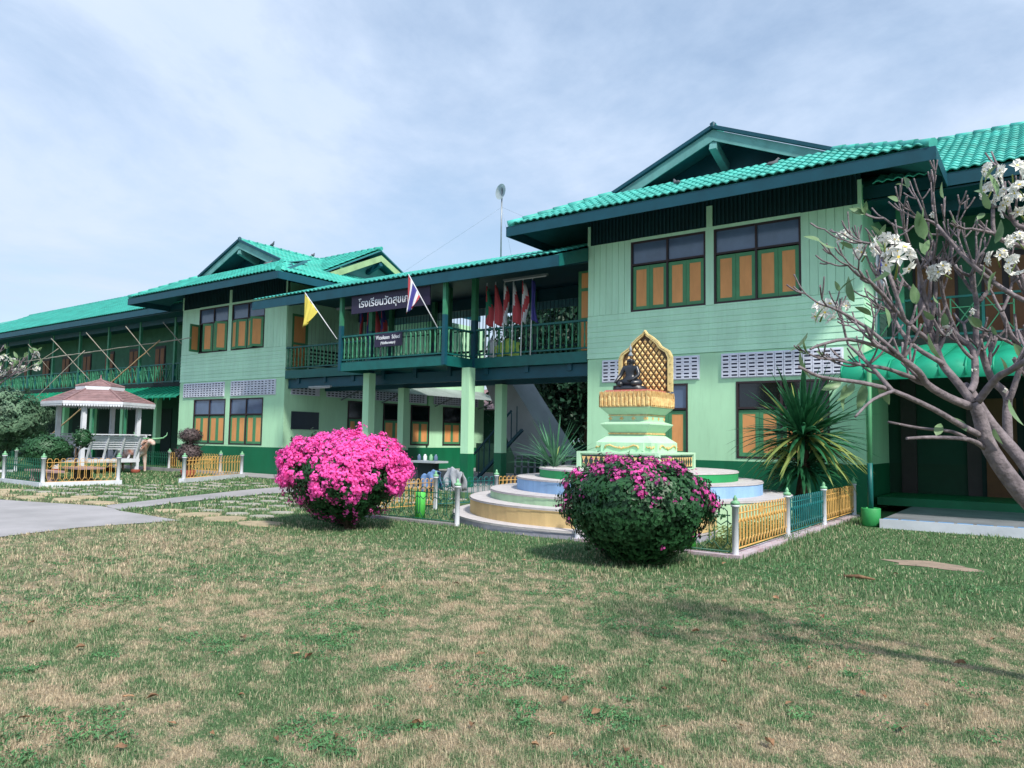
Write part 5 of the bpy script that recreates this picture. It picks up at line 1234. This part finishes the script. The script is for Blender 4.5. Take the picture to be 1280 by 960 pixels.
p, d = shell(3000, (-24.75, 14.9, 1.5), (.42, .42, .28), 26, .3, .4, -1, 3.2, .25); leaf_cloud('foliage', p, d, .06, M_redleaf, tp, seed=26)
MB().tube([(-24.8, 14.9, 0), (-24.78, 14.9, .6), (-24.75, 14.9, 1.5)], [.1, .07, .04], 8).build('trunk', M_barkd, tp)
MB().lathe((-24.8, 14.9, 0), [(.2, 0), (.26, .3), (.24, .3), (.2, .28)], 12).build('pot', M_brick, tp)

# frangipani builder
def obovate(m, Ln=.22, w=.045):
    mb = MB(); k = 6; mb.smooth = True
    for j in range(k+1):
        t = j/k; wd = w*math.sin(math.pi*min(1, t**.8))**.8 if 0 < t < 1 else 0.002; z = -.06*t*t*Ln*4
        mb.v += [(t*Ln, wd, z+wd*.25), (t*Ln, 0, z), (t*Ln, -wd, z+wd*.25)]
    for j in range(k):
        for s in (0, 1): a = j*3+s; mb.face((a, a+3, a+4, a+1))
    return mb.mesh('leaf', m)
LEAF = obovate(M_leafp)
def plumeria_cluster(seed, nfl=9, rad=.06, fs=.036):
    rr = random.Random(seed); mb = MB()
    for q in range(nfl):
        d = Vector((rr.gauss(0, 1), rr.gauss(0, 1), rr.gauss(.3, .8))).normalized(); c = d*rad*rr.uniform(.6, 1.1); t = d.orthogonal().normalized(); b = d.cross(t)
        for k in range(5):
            a = 2*math.pi*k/5+rr.uniform(-.1, .1); u = t*math.cos(a)+b*math.sin(a); s = d.cross(u); fsz = fs*rr.uniform(.85, 1.15)
            i = len(mb.v); mb.v += [tuple(c), tuple(c+u*fsz*.55+s*fsz*.42+d*.008), tuple(c+u*fsz*1.15+d*.004), tuple(c+u*fsz*.6-s*fsz*.25+d*.016)]
            mb.m = 0; mb.face((i, i+1, i+2, i+3))
        i = len(mb.v); mb.m = 1; mb.v += [tuple(c+d*.01+t*.008), tuple(c+d*.01+b*.008), tuple(c+d*.01-t*.008), tuple(c+d*.01-b*.008)]; mb.face((i, i+1, i+2, i+3))
    mb.m = 2; mb.tube([(0, 0, -rad*1.6), (0, 0, 0)], [.006, .004], 5)
    return mb.mesh('blossom', [M_petal, M_yel, M_strapy])
CL = [plumeria_cluster(i, 11 if i < 3 else 3, .065 if i < 3 else .03) for i in range(5)]
def orient(d, roll_=0):
    d = Vector(d).normalized(); q = d.to_track_quat('Z', 'Y').to_matrix().to_4x4(); return q @ Matrix.Rotation(roll_, 4, 'Z')
def smooth_path(P_, sub=3):
    out_ = []; n = len(P_)
    for i in range(n-1):
        p0 = P_[max(0, i-1)]; p1 = P_[i]; p2 = P_[i+1]; p3 = P_[min(n-1, i+2)]
        for k in range(sub):
            t = k/sub; out_.append(.5*((2*p1)+(p2-p0)*t+(2*p0-5*p1+4*p2-p3)*t*t+(3*p1-p0-3*p2+p3)*t*t*t))
    out_.append(P_[-1]); return out_
def frangipani(root, mains, twigs_per, seed, twig_len, leaf_n, fl_n, leafscale=1., sag=(0, 0, 1), flsize=1., minr=.006):
    rr = random.Random(seed); tips = []
    def br_(pts, r0, r1_, name='branch'):
        S_ = smooth_path([Vector(p) for p in pts]); n = len(S_); MB().tube(S_, [max(minr, r0+(r1_-r0)*i/(n-1)) for i in range(n)], 9 if r0 > .02 else 6).build(name, M_bark, root); return S_
    def fork(p, d, r_, ln_, depth):
        k = 2 if depth else 2+(rr.random() < .4)
        for q in range(k):
            dv = (d+Vector((rr.uniform(-.75, .75), rr.uniform(-.75, .75), rr.uniform(-.45, .55)))).normalized(); l_ = ln_*rr.uniform(.6, 1.25)
            m_ = p+dv*l_*.5+Vector((0, 0, -.04*l_)); e = p+dv*l_+Vector((0, 0, .12*l_)); br_([p, m_, e], r_, r_*.72, 'twig')
            if depth > 0 and rr.random() < .85: fork(e, ((e-m_).normalized()), r_*.72, ln_*.72, depth-1)
            else: tips.append((e, (e-m_).normalized()))
    for pts, r0, r1_, tw in mains:
        S_ = br_(pts, r0, r1_, 'trunk' if r0 > .05 else 'branch'); n = len(S_)
        if tw is None: continue
        e = S_[-1]; fork(e, (S_[-1]-S_[-3]).normalized(), max(minr, r1_*.85), twig_len, 1 if tw < 2 else 2)
        for q in range(tw):
            i = rr.randint(n//3, n-2); d = (S_[i+1]-S_[i-1]).normalized(); fork(S_[i], (d+Vector((rr.uniform(-.8, .8), rr.uniform(-.8, .8), rr.uniform(-.2, .9)))).normalized(), max(minr, (r0+r1_)*.3), twig_len, 1)
    rr.shuffle(tips)
    for e, d in tips[:leaf_n]:
        for k in range(rr.choice([1, 1, 2, 3])):
            dd = (d+Vector((rr.uniform(-1, 1), rr.uniform(-1, 1), rr.uniform(-.5, .9)))).normalized(); s = leafscale*rr.uniform(.6, 1.15)
            x = dd; y = x.orthogonal().normalized(); Mx = Matrix((x, y, x.cross(y))).transposed().to_4x4() @ Matrix.Rotation(rr.uniform(0, 6.28), 4, 'X') @ Matrix.Diagonal((s, s, s, 1)); Mx.translation = e
            link('leaf', LEAF, root, Mx)
    return tips
FR = thing('frangipani_tree', 'nearly bare frangipani tree with grey branches and white blossoms at the right edge', 'tree', (0.22, 6.13, 0.00))
FRM = [
    ([(0.22, 6.13, 0.00), (0.14, 6.00, 0.65), (-0.02, 5.85, 1.05), (-0.18, 5.71, 1.26), (-0.33, 5.58, 1.53), (-0.38, 5.52, 1.74), (-0.41, 5.50, 1.82)], 0.0802, 0.0326, None),
    ([(-0.02, 5.85, 1.05), (-0.09, 5.84, 1.29), (-0.18, 5.81, 1.47), (-0.33, 5.75, 1.69), (-0.43, 5.72, 1.89), (-0.47, 5.75, 1.95)], 0.0511, 0.0246, None),
    ([(-0.41, 5.50, 1.82), (-0.49, 5.50, 1.95), (-0.57, 5.51, 2.07), (-0.61, 5.54, 2.20), (-0.65, 5.57, 2.33), (-0.70, 5.59, 2.53)], 0.0273, 0.0175, 3),
    ([(-0.43, 5.48, 1.80), (-0.53, 5.33, 1.85), (-0.62, 5.19, 1.92), (-0.65, 5.08, 1.99), (-0.72, 4.95, 2.06), (-0.81, 4.80, 2.12)], 0.0273, 0.0140, 3),
    ([(-0.36, 5.55, 1.54), (-0.43, 5.42, 1.59), (-0.60, 5.21, 1.60), (-0.72, 5.04, 1.59)], 0.0170, 0.0088, None),
    ([(-0.42, 5.51, 1.58), (-0.53, 5.51, 1.64), (-0.70, 5.46, 1.66), (-0.88, 5.41, 1.70)], 0.0136, 0.0077, None),
    ([(-0.38, 5.53, 1.62), (-0.47, 5.36, 1.68), (-0.59, 5.16, 1.77), (-0.77, 4.92, 1.87), (-0.91, 4.71, 1.91), (-1.07, 4.49, 1.93), (-1.15, 4.33, 1.98)], 0.0204, 0.0077, None),
    ([(-0.74, 4.76, 1.86), (-0.82, 4.58, 1.80), (-0.88, 4.42, 1.70)], 0.0102, 0.0070, None),
    ([(-0.39, 5.51, 1.82), (-0.28, 5.41, 1.96), (-0.20, 5.30, 2.00), (-0.11, 5.19, 2.05)], 0.0239, 0.0175, 1),
    ([(-0.44, 5.59, 1.89), (-0.41, 5.70, 1.97), (-0.42, 5.78, 2.18), (-0.51, 5.80, 2.28), (-0.57, 5.85, 2.39), (-0.68, 5.85, 2.53)], 0.0239, 0.0175, 3),
    ([(-0.25, 5.88, 1.54), (-0.25, 5.90, 1.76), (-0.25, 5.93, 1.89), (-0.33, 5.89, 2.00), (-0.38, 5.87, 2.19), (-0.41, 5.88, 2.27), (-0.40, 5.90, 2.51), (-0.43, 5.89, 2.70)], 0.0307, 0.0140, 3),
    ([(-0.24, 5.86, 1.85), (-0.22, 5.85, 1.89), (-0.17, 5.84, 2.06), (-0.16, 5.82, 2.17), (-0.21, 5.74, 2.27), (-0.25, 5.68, 2.41)], 0.0204, 0.0140, 2),
    ([(-0.40, 5.93, 2.51), (-0.30, 5.94, 2.68), (-0.42, 5.79, 2.79), (-0.52, 5.66, 2.91), (-0.59, 5.55, 3.00), (-0.64, 5.47, 3.02)], 0.0153, 0.0088, 1),
    ([(-0.65, 5.64, 2.34), (-0.69, 5.50, 2.72), (-0.72, 5.39, 2.82), (-0.74, 5.28, 2.93)], 0.0136, 0.0091, 1),
    ([(-0.64, 5.65, 2.38), (-0.61, 5.65, 2.60), (-0.62, 5.63, 2.78), (-0.61, 5.62, 2.88), (-0.64, 5.60, 2.95), (-0.64, 5.59, 3.05)], 0.0136, 0.0091, 1),
    ([(-0.04, 5.68, 2.78), (-0.12, 5.62, 2.80), (-0.23, 5.53, 2.84), (-0.27, 5.49, 2.90), (-0.27, 5.49, 3.03)], 0.0170, 0.0123, 1),
    ([(-0.26, 5.51, 2.88), (-0.32, 5.40, 2.88), (-0.38, 5.30, 2.88)], 0.0102, 0.0084, 0),
    ([(-0.04, 5.67, 2.89), (-0.12, 5.65, 2.93), (-0.17, 5.65, 2.98), (-0.21, 5.64, 3.15)], 0.0170, 0.0123, 1),
    ([(-0.05, 5.45, 2.44), (-0.13, 5.47, 2.44), (-0.28, 5.42, 2.56), (-0.41, 5.39, 2.71), (-0.49, 5.40, 2.83), (-0.57, 5.40, 2.96)], 0.0170, 0.0091, 2),
    ([(0.08, 6.16, 1.13), (0.01, 6.02, 1.75), (-0.06, 5.90, 2.16), (-0.10, 5.83, 2.36), (-0.06, 5.79, 2.72)], 0.0409, 0.0175, 3),
    ([(-0.61, 5.56, 2.20), (-0.76, 5.32, 2.35), (-0.84, 5.12, 2.48), (-0.90, 4.95, 2.56)], 0.0170, 0.0091, 3),
    ([(-0.71, 4.88, 2.06), (-0.85, 4.77, 2.21), (-0.96, 4.68, 2.30), (-1.04, 4.62, 2.35)], 0.0136, 0.0077, 1),
    ([(-0.81, 4.80, 2.12), (-0.96, 4.66, 2.16), (-1.08, 4.53, 2.12), (-1.12, 4.46, 2.09)], 0.0119, 0.0070, None),
    ([(-0.74, 5.21, 2.33), (-0.82, 5.16, 2.64), (-0.88, 5.15, 2.80), (-0.96, 5.13, 2.84)], 0.0136, 0.0077, 2),
    ([(-0.76, 4.87, 1.86), (-0.89, 4.88, 2.03), (-1.01, 4.91, 2.16)], 0.0153, 0.0084, 2),
    ([(-0.56, 5.48, 2.07), (-0.73, 5.43, 2.20), (-0.83, 5.43, 2.37), (-0.93, 5.41, 2.67)], 0.0170, 0.0091, 2),
    ([(-0.51, 5.87, 2.29), (-0.57, 5.73, 2.50), (-0.58, 5.62, 2.70), (-0.55, 5.55, 2.81)], 0.0153, 0.0091, 2),
    ([(-0.62, 5.21, 1.93), (-0.81, 5.02, 2.01), (-0.94, 4.89, 2.03), (-1.07, 4.75, 2.06)], 0.0153, 0.0077, 1),
]
FRF = [((-1.09, 5.24, 2.91), 0.75), ((-0.97, 5.33, 2.82), 1.00), ((-0.78, 4.82, 2.74), 1.00), ((-0.72, 4.89, 2.64), 1.38), ((-0.57, 5.55, 2.68), 1.02), ((-0.55, 5.53, 2.29), 0.47), ((-0.59, 5.38, 3.02), 0.42), ((-0.16, 5.41, 3.21), 1.10), ((-0.28, 5.54, 3.16), 0.94), ((-0.16, 5.64, 3.07), 1.10), ((-0.26, 5.58, 2.74), 0.85), ((-0.16, 5.34, 2.64), 0.85), ((-0.20, 5.53, 2.50), 0.42), ((-0.39, 5.41, 2.02), 0.30), ((-0.25, 5.77, 1.91), 0.34), ((-1.22, 5.22, 2.43), 1.12), ((-1.12, 5.26, 2.45), 0.75), ((-0.28, 5.48, 3.29), 0.68), ((-0.21, 5.48, 3.09), 0.77), ((-0.15, 5.42, 2.80), 0.77), ((-0.37, 5.13, 2.34), 0.42), ((-0.12, 5.24, 3.05), 0.85)]
FRL = [((-0.30, 5.33, 3.16), (0.04, 0.02, 0.11), 0.60), ((-0.24, 5.38, 3.08), (-0.02, -0.05, 0.19), 0.77), ((-0.31, 5.33, 3.08), (-0.03, -0.04, 0.20), 0.67), ((-0.28, 5.36, 3.00), (-0.04, -0.07, 0.10), 0.51), ((-0.64, 5.11, 2.89), (0.04, -0.00, 0.08), 0.54), ((-0.61, 5.14, 2.81), (-0.01, -0.01, 0.05), 0.80), ((-0.63, 5.13, 2.73), (0.04, 0.04, 0.06), 0.55), ((-0.76, 5.04, 2.66), (-0.05, 0.02, -0.05), 0.74), ((-0.82, 4.99, 2.73), (-0.02, 0.01, 0.05), 0.77), ((-0.97, 4.91, 2.42), (-0.06, -0.03, 0.17), 0.74), ((-1.25, 4.74, 2.11), (0.02, 0.01, -0.17), 0.79), ((-1.17, 4.78, 2.28), (0.03, 0.06, 0.19), 0.55), ((-1.21, 4.76, 2.23), (-0.07, -0.01, -0.12), 0.71), ((-1.05, 4.90, 1.94), (-0.13, -0.09, -0.10), 0.66), ((-1.02, 4.92, 1.92), (-0.07, -0.03, -0.20), 0.78), ((-0.94, 4.98, 1.92), (-0.02, -0.00, -0.16), 0.75), ((-0.99, 4.94, 1.93), (-0.05, -0.05, -0.11), 0.76), ((-0.86, 5.04, 1.92), (0.03, 0.08, -0.09), 0.64), ((-0.55, 5.24, 2.08), (-0.06, -0.04, 0.09), 0.78), ((-0.26, 5.46, 2.10), (0.04, 0.07, -0.07), 0.65), ((-0.12, 5.56, 2.08), (-0.06, -0.08, 0.09), 0.60), ((-0.30, 5.47, 1.66), (0.02, 0.05, -0.11), 0.55), ((-0.59, 5.26, 1.61), (0.02, 0.06, 0.07), 0.58), ((-0.44, 5.37, 1.64), (-0.03, 0.02, 0.05), 0.59), ((-0.32, 5.36, 2.66), (-0.01, 0.05, -0.09), 0.71), ((-0.26, 5.39, 2.79), (0.04, 0.02, 0.10), 0.66), ((-0.26, 5.41, 2.62), (-0.06, -0.01, -0.11), 0.68), ((-0.82, 5.02, 2.39), (0.03, 0.00, -0.08), 0.56), ((-0.22, 5.51, 1.84), (0.04, 0.05, -0.22), 0.78), ((-0.89, 4.98, 2.34), (-0.12, -0.08, 0.11), 0.52)]
tips = frangipani(FR, FRM, 2, 5, .155, 30, 0, .5, minr=.0048)
for i, (p, s) in enumerate(FRF):
    link('blossom_cluster' if s > .45 else 'blossom', CL[i % 3 if s > .45 else 3+i % 2], FR, Matrix.Translation(p) @ orient((rnd.uniform(-.5, .5), -.6, rnd.uniform(.2, 1))) @ Matrix.Diagonal((min(s, 1.3), min(s, 1.3), min(s, 1.3), 1)))
for p, dv, s in FRL:
    x = Vector(dv).normalized(); y = x.orthogonal().normalized(); Mx = Matrix((x, y, x.cross(y))).transposed().to_4x4() @ Matrix.Rotation(rnd.uniform(0, 6.28), 4, 'X') @ Matrix.Diagonal((s, s, s, 1)); Mx.translation = p; link('leaf', LEAF, FR, Mx)
# left frangipani
FL = thing('frangipani_tree', 'leafier frangipani with white blossoms above the shrubs at the left edge', 'tree', (-32.5, 10.5, 0))
b0 = Vector((-33.5, 10.3, 0)); mains = [([b0, b0+Vector((0, .1, 1.2)), b0+Vector((.2, .3, 2.2))], .1, .07, None)]
rr = random.Random(3)
for i in range(11):
    a = rr.uniform(0, 6.28); rad_ = rr.uniform(.8, 2.0); s0 = b0+Vector((.1, .2, rr.uniform(1.4, 2.2))); e = b0+Vector((.8+math.cos(a)*rad_, .5+math.sin(a)*rad_, rr.uniform(3.0, 4.4))); mains.append(([s0, s0.lerp(e, .5)+Vector((0, 0, .2)), e], .045, .025, 3))
tl = frangipani(FL, mains, 2, 8, .45, 170, 0, 1.15, minr=.012)
rr.shuffle(tl)
for i, (e, d) in enumerate(tl[:34]): link('blossom_cluster', CL[i % 3], FL, Matrix.Translation(e) @ orient(d) @ Matrix.Diagonal((1.9, 1.9, 1.9, 1)))

# background trees
def tree(label, x, y, h, rx, rz, seed, n=5200, size=.34):
    o = thing('shade_tree', label, 'tree', (x, y, 0), 'trees behind the bridge'); rr = random.Random(seed)
    t = MB(); t.tube([(x, y, 0), (x+rr.uniform(-.2, .2), y, h*.4), (x+rr.uniform(-.5, .5), y, h*.75)], [.22, .17, .08], 9)
    P_ = []; D_ = []
    for i in range(9):
        a = rr.uniform(0, 6.28); c = (x+math.cos(a)*rx*.6, y+math.sin(a)*rx*.6, h*rr.uniform(.3, .85)); t.tube([(x, y, h*.35), (c[0], c[1], c[2])], [.08, .03], 6)
        p, d = shell(n//9, c, (rx*.55, rx*.55, rz*.45), seed*10+i, .35, .3, -1, 1.6, rz*.4); P_.append(p); D_.append(d)
    t.build('trunk', M_barkd, o); leaf_cloud('crown', np.concatenate(P_), np.concatenate(D_), size, M_leafb, o, seed=seed, jitter=.9)
for i, (x, y, h, rx, lb) in enumerate([(-22.6, 35.0, 11, 3.2, 'leafy tree behind the upper end of the grey staircase'), (-18.0, 31.2, 10, 2.8, 'dense dark tree just left of the near wing, under the bridge'), (-20.4, 33.0, 10.5, 3.2, 'dark leafy tree in the middle of the gap under the bridge'), (-15.0, 33.5, 8.5, 3.0, 'tree beyond the near wing, hidden below by its wall'), (-25.0, 41, 9, 3.4, 'tall tree in the second row behind the staircase'), (-29.5, 43, 9, 3.4, 'farthest tree, behind the brown-roofed hut')]):
    tree(lb, x, y, h, rx, 5.5, 40+i, 9000, .32)
bw = MB(); bw.box(-24.5, -5, 44, 44.2, 0, 2.4); tag(bw.build('boundary_wall', M_dkwall), 'plain wall far behind the trees beyond the bridge', 'wall')

# ------------------------------------------------------------------ grass blades on the lawns
def in_any(x, y):
    if inpoly(x, y, PAVE) or inpoly(x, y, PATH): return True
    if (x-SX)**2+(y-SY)**2 < 3.68**2 and x < -4.5: return True
    if (x-SX)**2+(y-SY)**2 < 2.95**2: return True
    if y > 15.45 and x > -3.0: return True
    if y > 16.9 and -26.5 < x: return True
    if y > 18.1: return True
    if ((x+1.35)/.75)**2+((y-11.2)/.42)**2 < 1: return True
    return False
def ingrid(xs, ys):
    """vectorised pavement test on a coarse cell map"""
    cs = .06; x0_, y0_ = -40, 0; W = int(46/cs); H_ = int(20/cs); g = GR
    ix = ((xs-x0_)/cs).astype(int).clip(0, W-1); iy = ((ys-y0_)/cs).astype(int).clip(0, H_-1); return g[ix, iy]
def polymask(X, Y, P):
    c = np.zeros(X.shape, bool); j = len(P)-1
    for i in range(len(P)):
        (xi, yi), (xj, yj) = P[i], P[j]
        if yi != yj:
            c ^= ((yi > Y) != (yj > Y)) & (X < (xj-xi)*(Y-yi)/(yj-yi)+xi)
        j = i
    return c
def blocked(X, Y):
    b = polymask(X, Y, PAVE) | polymask(X, Y, PATH)
    b |= ((X-SX)**2+(Y-SY)**2 < 3.68**2) & (X < -4.5); b |= (X-SX)**2+(Y-SY)**2 < 2.95**2
    b |= (Y > 15.45) & (X > -3.0); b |= (Y > 16.9) & (X > -26.5); b |= Y > 18.1
    b |= ((X+1.35)/.75)**2+((Y-11.2)/.42)**2 < nrng.uniform(.6, 1.1, X.shape)
    for sx_, sy_, r_ in SLABS: b |= (X-sx_)**2+(Y-sy_)**2 < (r_*.8)**2
    return b
def blades(name, n, r0, r1, a0, a1, pw, hgt, wid, seed):
    rg = np.random.default_rng(seed); u = rg.uniform(0, 1, n); r_ = (r0**pw+(r1**pw-r0**pw)*u)**(1/pw); az = np.radians(rg.uniform(a0, a1, n))
    X = r_*np.sin(az); Y = r_*np.cos(az); k = ~blocked(X, Y); X, Y, r_ = X[k], Y[k], r_[k]; n = len(X)
    h = hgt*rg.uniform(.45, 1.35, n); w = wid*rg.uniform(.6, 1.3, n)*(r_/4.5)**.6; th = rg.uniform(0, 2*np.pi, n); lean = np.abs(rg.normal(.35, .85, n)).clip(0, 1.5)
    # taller tufts next to kerbs and steps
    gn = np.random.default_rng(77).uniform(0, 1, (160, 160)); gx = (X*2.2)%159; gy_ = (Y*2.2)%159; xi = gx.astype(int); yi = gy_.astype(int); fx = gx-xi; fy = gy_-yi
    hn = gn[xi, yi]*(1-fx)*(1-fy)+gn[xi+1, yi]*fx*(1-fy)+gn[xi, yi+1]*(1-fx)*fy+gn[xi+1, yi+1]*fx*fy; h = h*(.55+1.1*hn**1.5)
    near = ((X+3.2)**2 < .12) & (Y > 10); h = np.where(near, h*1.6, h)
    dx_, dy_ = np.cos(th), np.sin(th); sx_, sy_ = -dy_, dx_; B = np.stack([X, Y, np.zeros(n)], 1)
    sv = np.stack([sx_, sy_, np.zeros(n)], 1)*(w/2)[:, None]
    mid = B+np.stack([dx_*h*.35*np.sin(lean), dy_*h*.35*np.sin(lean), h*.55*np.cos(lean*.6)], 1); tip = B+np.stack([dx_*h*np.sin(lean), dy_*h*np.sin(lean), h*np.cos(lean)], 1)
    v = np.stack([B-sv, B+sv, mid+sv*.8, mid-sv*.8, tip], 1).reshape(-1, 3); f = np.arange(n)[:, None]*5
    F3 = np.concatenate([f+np.array([[0, 1, 2]]), f+np.array([[0, 2, 3]]), f+np.array([[3, 2, 4]])])
    me = np_mesh(name, v, F3, M_blade); at_ = me.attributes.new('tone', 'FLOAT', 'POINT'); at_.data.foreach_set('value', np.repeat(rg.uniform(0, 1, n), 5).astype(np.float32))
    o = link(name, me); return stuff(o)
blades('grass', 330000, 2.9, 8.2, -76, 6, 1.1, .03, .0036, 1)
blades('grass', 150000, 8.0, 17.5, -74, 6, 1.3, .05, .006, 2)
blades('grass', 60000, 16, 34, -72, -40, 1.3, .07, .01, 3)
def weeds(n, seed):
    rg = np.random.default_rng(seed); r_ = rg.uniform(3, 11, n)**1.0; az = np.radians(rg.uniform(-74, 5, n)); X = r_*np.sin(az); Y = r_*np.cos(az)
    nz_ = np.array([mnoise.noise(Vector((x*.9, y*.9, 3)))+.6*mnoise.noise(Vector((x*3.2, y*3.2, 9))) for x, y in zip(X, Y)]); k = (nz_ > .22) & ~blocked(X, Y); X, Y = X[k], Y[k]; m = 9
    P_ = np.repeat(np.stack([X, Y, np.full(len(X), .018)], 1), m, 0)+rg.normal(0, 1, (len(X)*m, 3))*np.array([.028, .028, .006])
    o = leaf_cloud('weeds', P_, np.tile([0, -.2, 1.], (len(P_), 1)), .026, mat('weed_leaf', '#5b8f58', .5, .3, 6, col2='#3c6b45', trans=.2), None, seed=seed, jitter=.5, aspect=.4)
weeds(16000, 5)
dp = MB(); n = 26
dp.poly([(-1.35+.52*math.cos(2*math.pi*i/n)*(1+.3*math.sin(5.3*i)), 11.2+.3*math.sin(2*math.pi*i/n)*(1+.3*math.cos(7.1*i)), .006) for i in range(n)]); struct('bare_earth_patch', dp, M_dirt)
# fallen leaves
def dryleaf(seed):
    rr = random.Random(seed); mb = MB(); k = 5; c = rr.uniform(.3, 1.2)
    for j in range(k+1):
        t = j/k; wd = .022*math.sin(math.pi*t)**.8 if 0 < t < 1 else .001; x = (t-.5)*.075
        for s in (-1, 0, 1): mb.v.append((x, s*wd*(1+rr.uniform(-.2, .2)), abs(s)*wd*c+.02*t*rr.random()+.004))
    for j in range(k):
        for s in (0, 1): a = j*3+s; mb.face((a, a+1, a+4, a+3))
    return mb.mesh('fallen_leaf', M_dry)
DL = [dryleaf(i) for i in range(6)]
FALL = [(-5.00, 3.51, 1.54), (-4.37, 3.50, 1.45), (-4.24, 3.51, 1.62), (-4.29, 2.15, 0.97), (-4.40, 2.34, 1.47), (-3.55, 2.33, 0.85), (-4.29, 2.42, 1.39), (-3.78, 5.40, 1.05), (-1.92, 5.23, 1.00), (-2.28, 7.66, 1.59), (-1.35, 7.29, 0.90), (-2.57, 3.24, 1.27), (-1.71, 7.10, 1.57), (-0.66, 5.14, 1.02), (-0.89, 5.13, 0.99), (-0.71, 4.63, 1.59), (-4.60, 4.36, 1.18), (-2.82, 3.07, 1.45), (-2.16, 3.39, 0.83), (-1.43, 4.13, 1.13), (-2.16, 3.23, 0.95), (-2.39, 3.88, 1.41), (-1.76, 4.22, 0.87), (-0.59, 6.24, 1.66), (-5.71, 3.26, 0.82), (-3.36, 4.31, 1.46), (-3.03, 2.70, 0.82), (-3.15, 3.56, 1.03), (-2.14, 3.81, 1.53), (-2.01, 4.43, 0.94), (-1.40, 5.45, 0.97), (-2.08, 9.44, 1.42), (-1.58, 10.01, 1.15), (-0.69, 9.20, 0.84), (-3.43, 9.37, 1.69), (-4.16, 7.52, 0.94), (-7.52, 5.74, 0.83), (-9.65, 4.35, 1.11), (-5.68, 2.65, 1.35), (-4.51, 1.83, 1.47), (-6.86, 4.22, 0.90), (-3.23, 2.48, 1.10), (-0.31, 5.44, 0.83), (-5.52, 7.96, 1.20), (-1.77, 3.44, 1.49), (-5.59, 5.55, 1.47), (-5.16, 6.19, 1.61), (-2.40, 5.90, 1.48), (-6.68, 2.73, 1.58), (-3.74, 1.96, 1.43), (-0.90, 8.27, 1.23), (-1.32, 4.65, 1.00), (-1.00, 5.12, 1.39), (-0.45, 7.17, 1.08), (-3.93, 2.76, 0.89), (-3.84, 2.28, 1.20), (-1.23, 3.98, 1.59), (-1.75, 3.85, 0.91)]
for i, (x, y, s) in enumerate(FALL):
    o = link('fallen_leaf', DL[i % 6], None, Matrix.Translation((x, y, .02)) @ Matrix.Rotation(rnd.uniform(0, 6.28), 4, 'Z') @ Matrix.Rotation(rnd.uniform(-.4, .4), 4, 'X') @ Matrix.Diagonal((s*.62, s*.62, s*.62, 1)))
    tag(o, 'small curled brown dry leaf lying on the patchy lawn', 'leaf', 'dry leaves scattered on the lawn')
o = MB().tube([(-.05, 0, .02), (.05, .02, .025), (.16, .0, .02)], [.01, .016, .006], 6).build('dry_husk', M_dry, None, Matrix.Translation((-1.95, 9.4, 0)) @ Matrix.Scale(1.6, 4)); tag(o, 'pale dry husk lying near the bare earth patch at the right', 'husk')
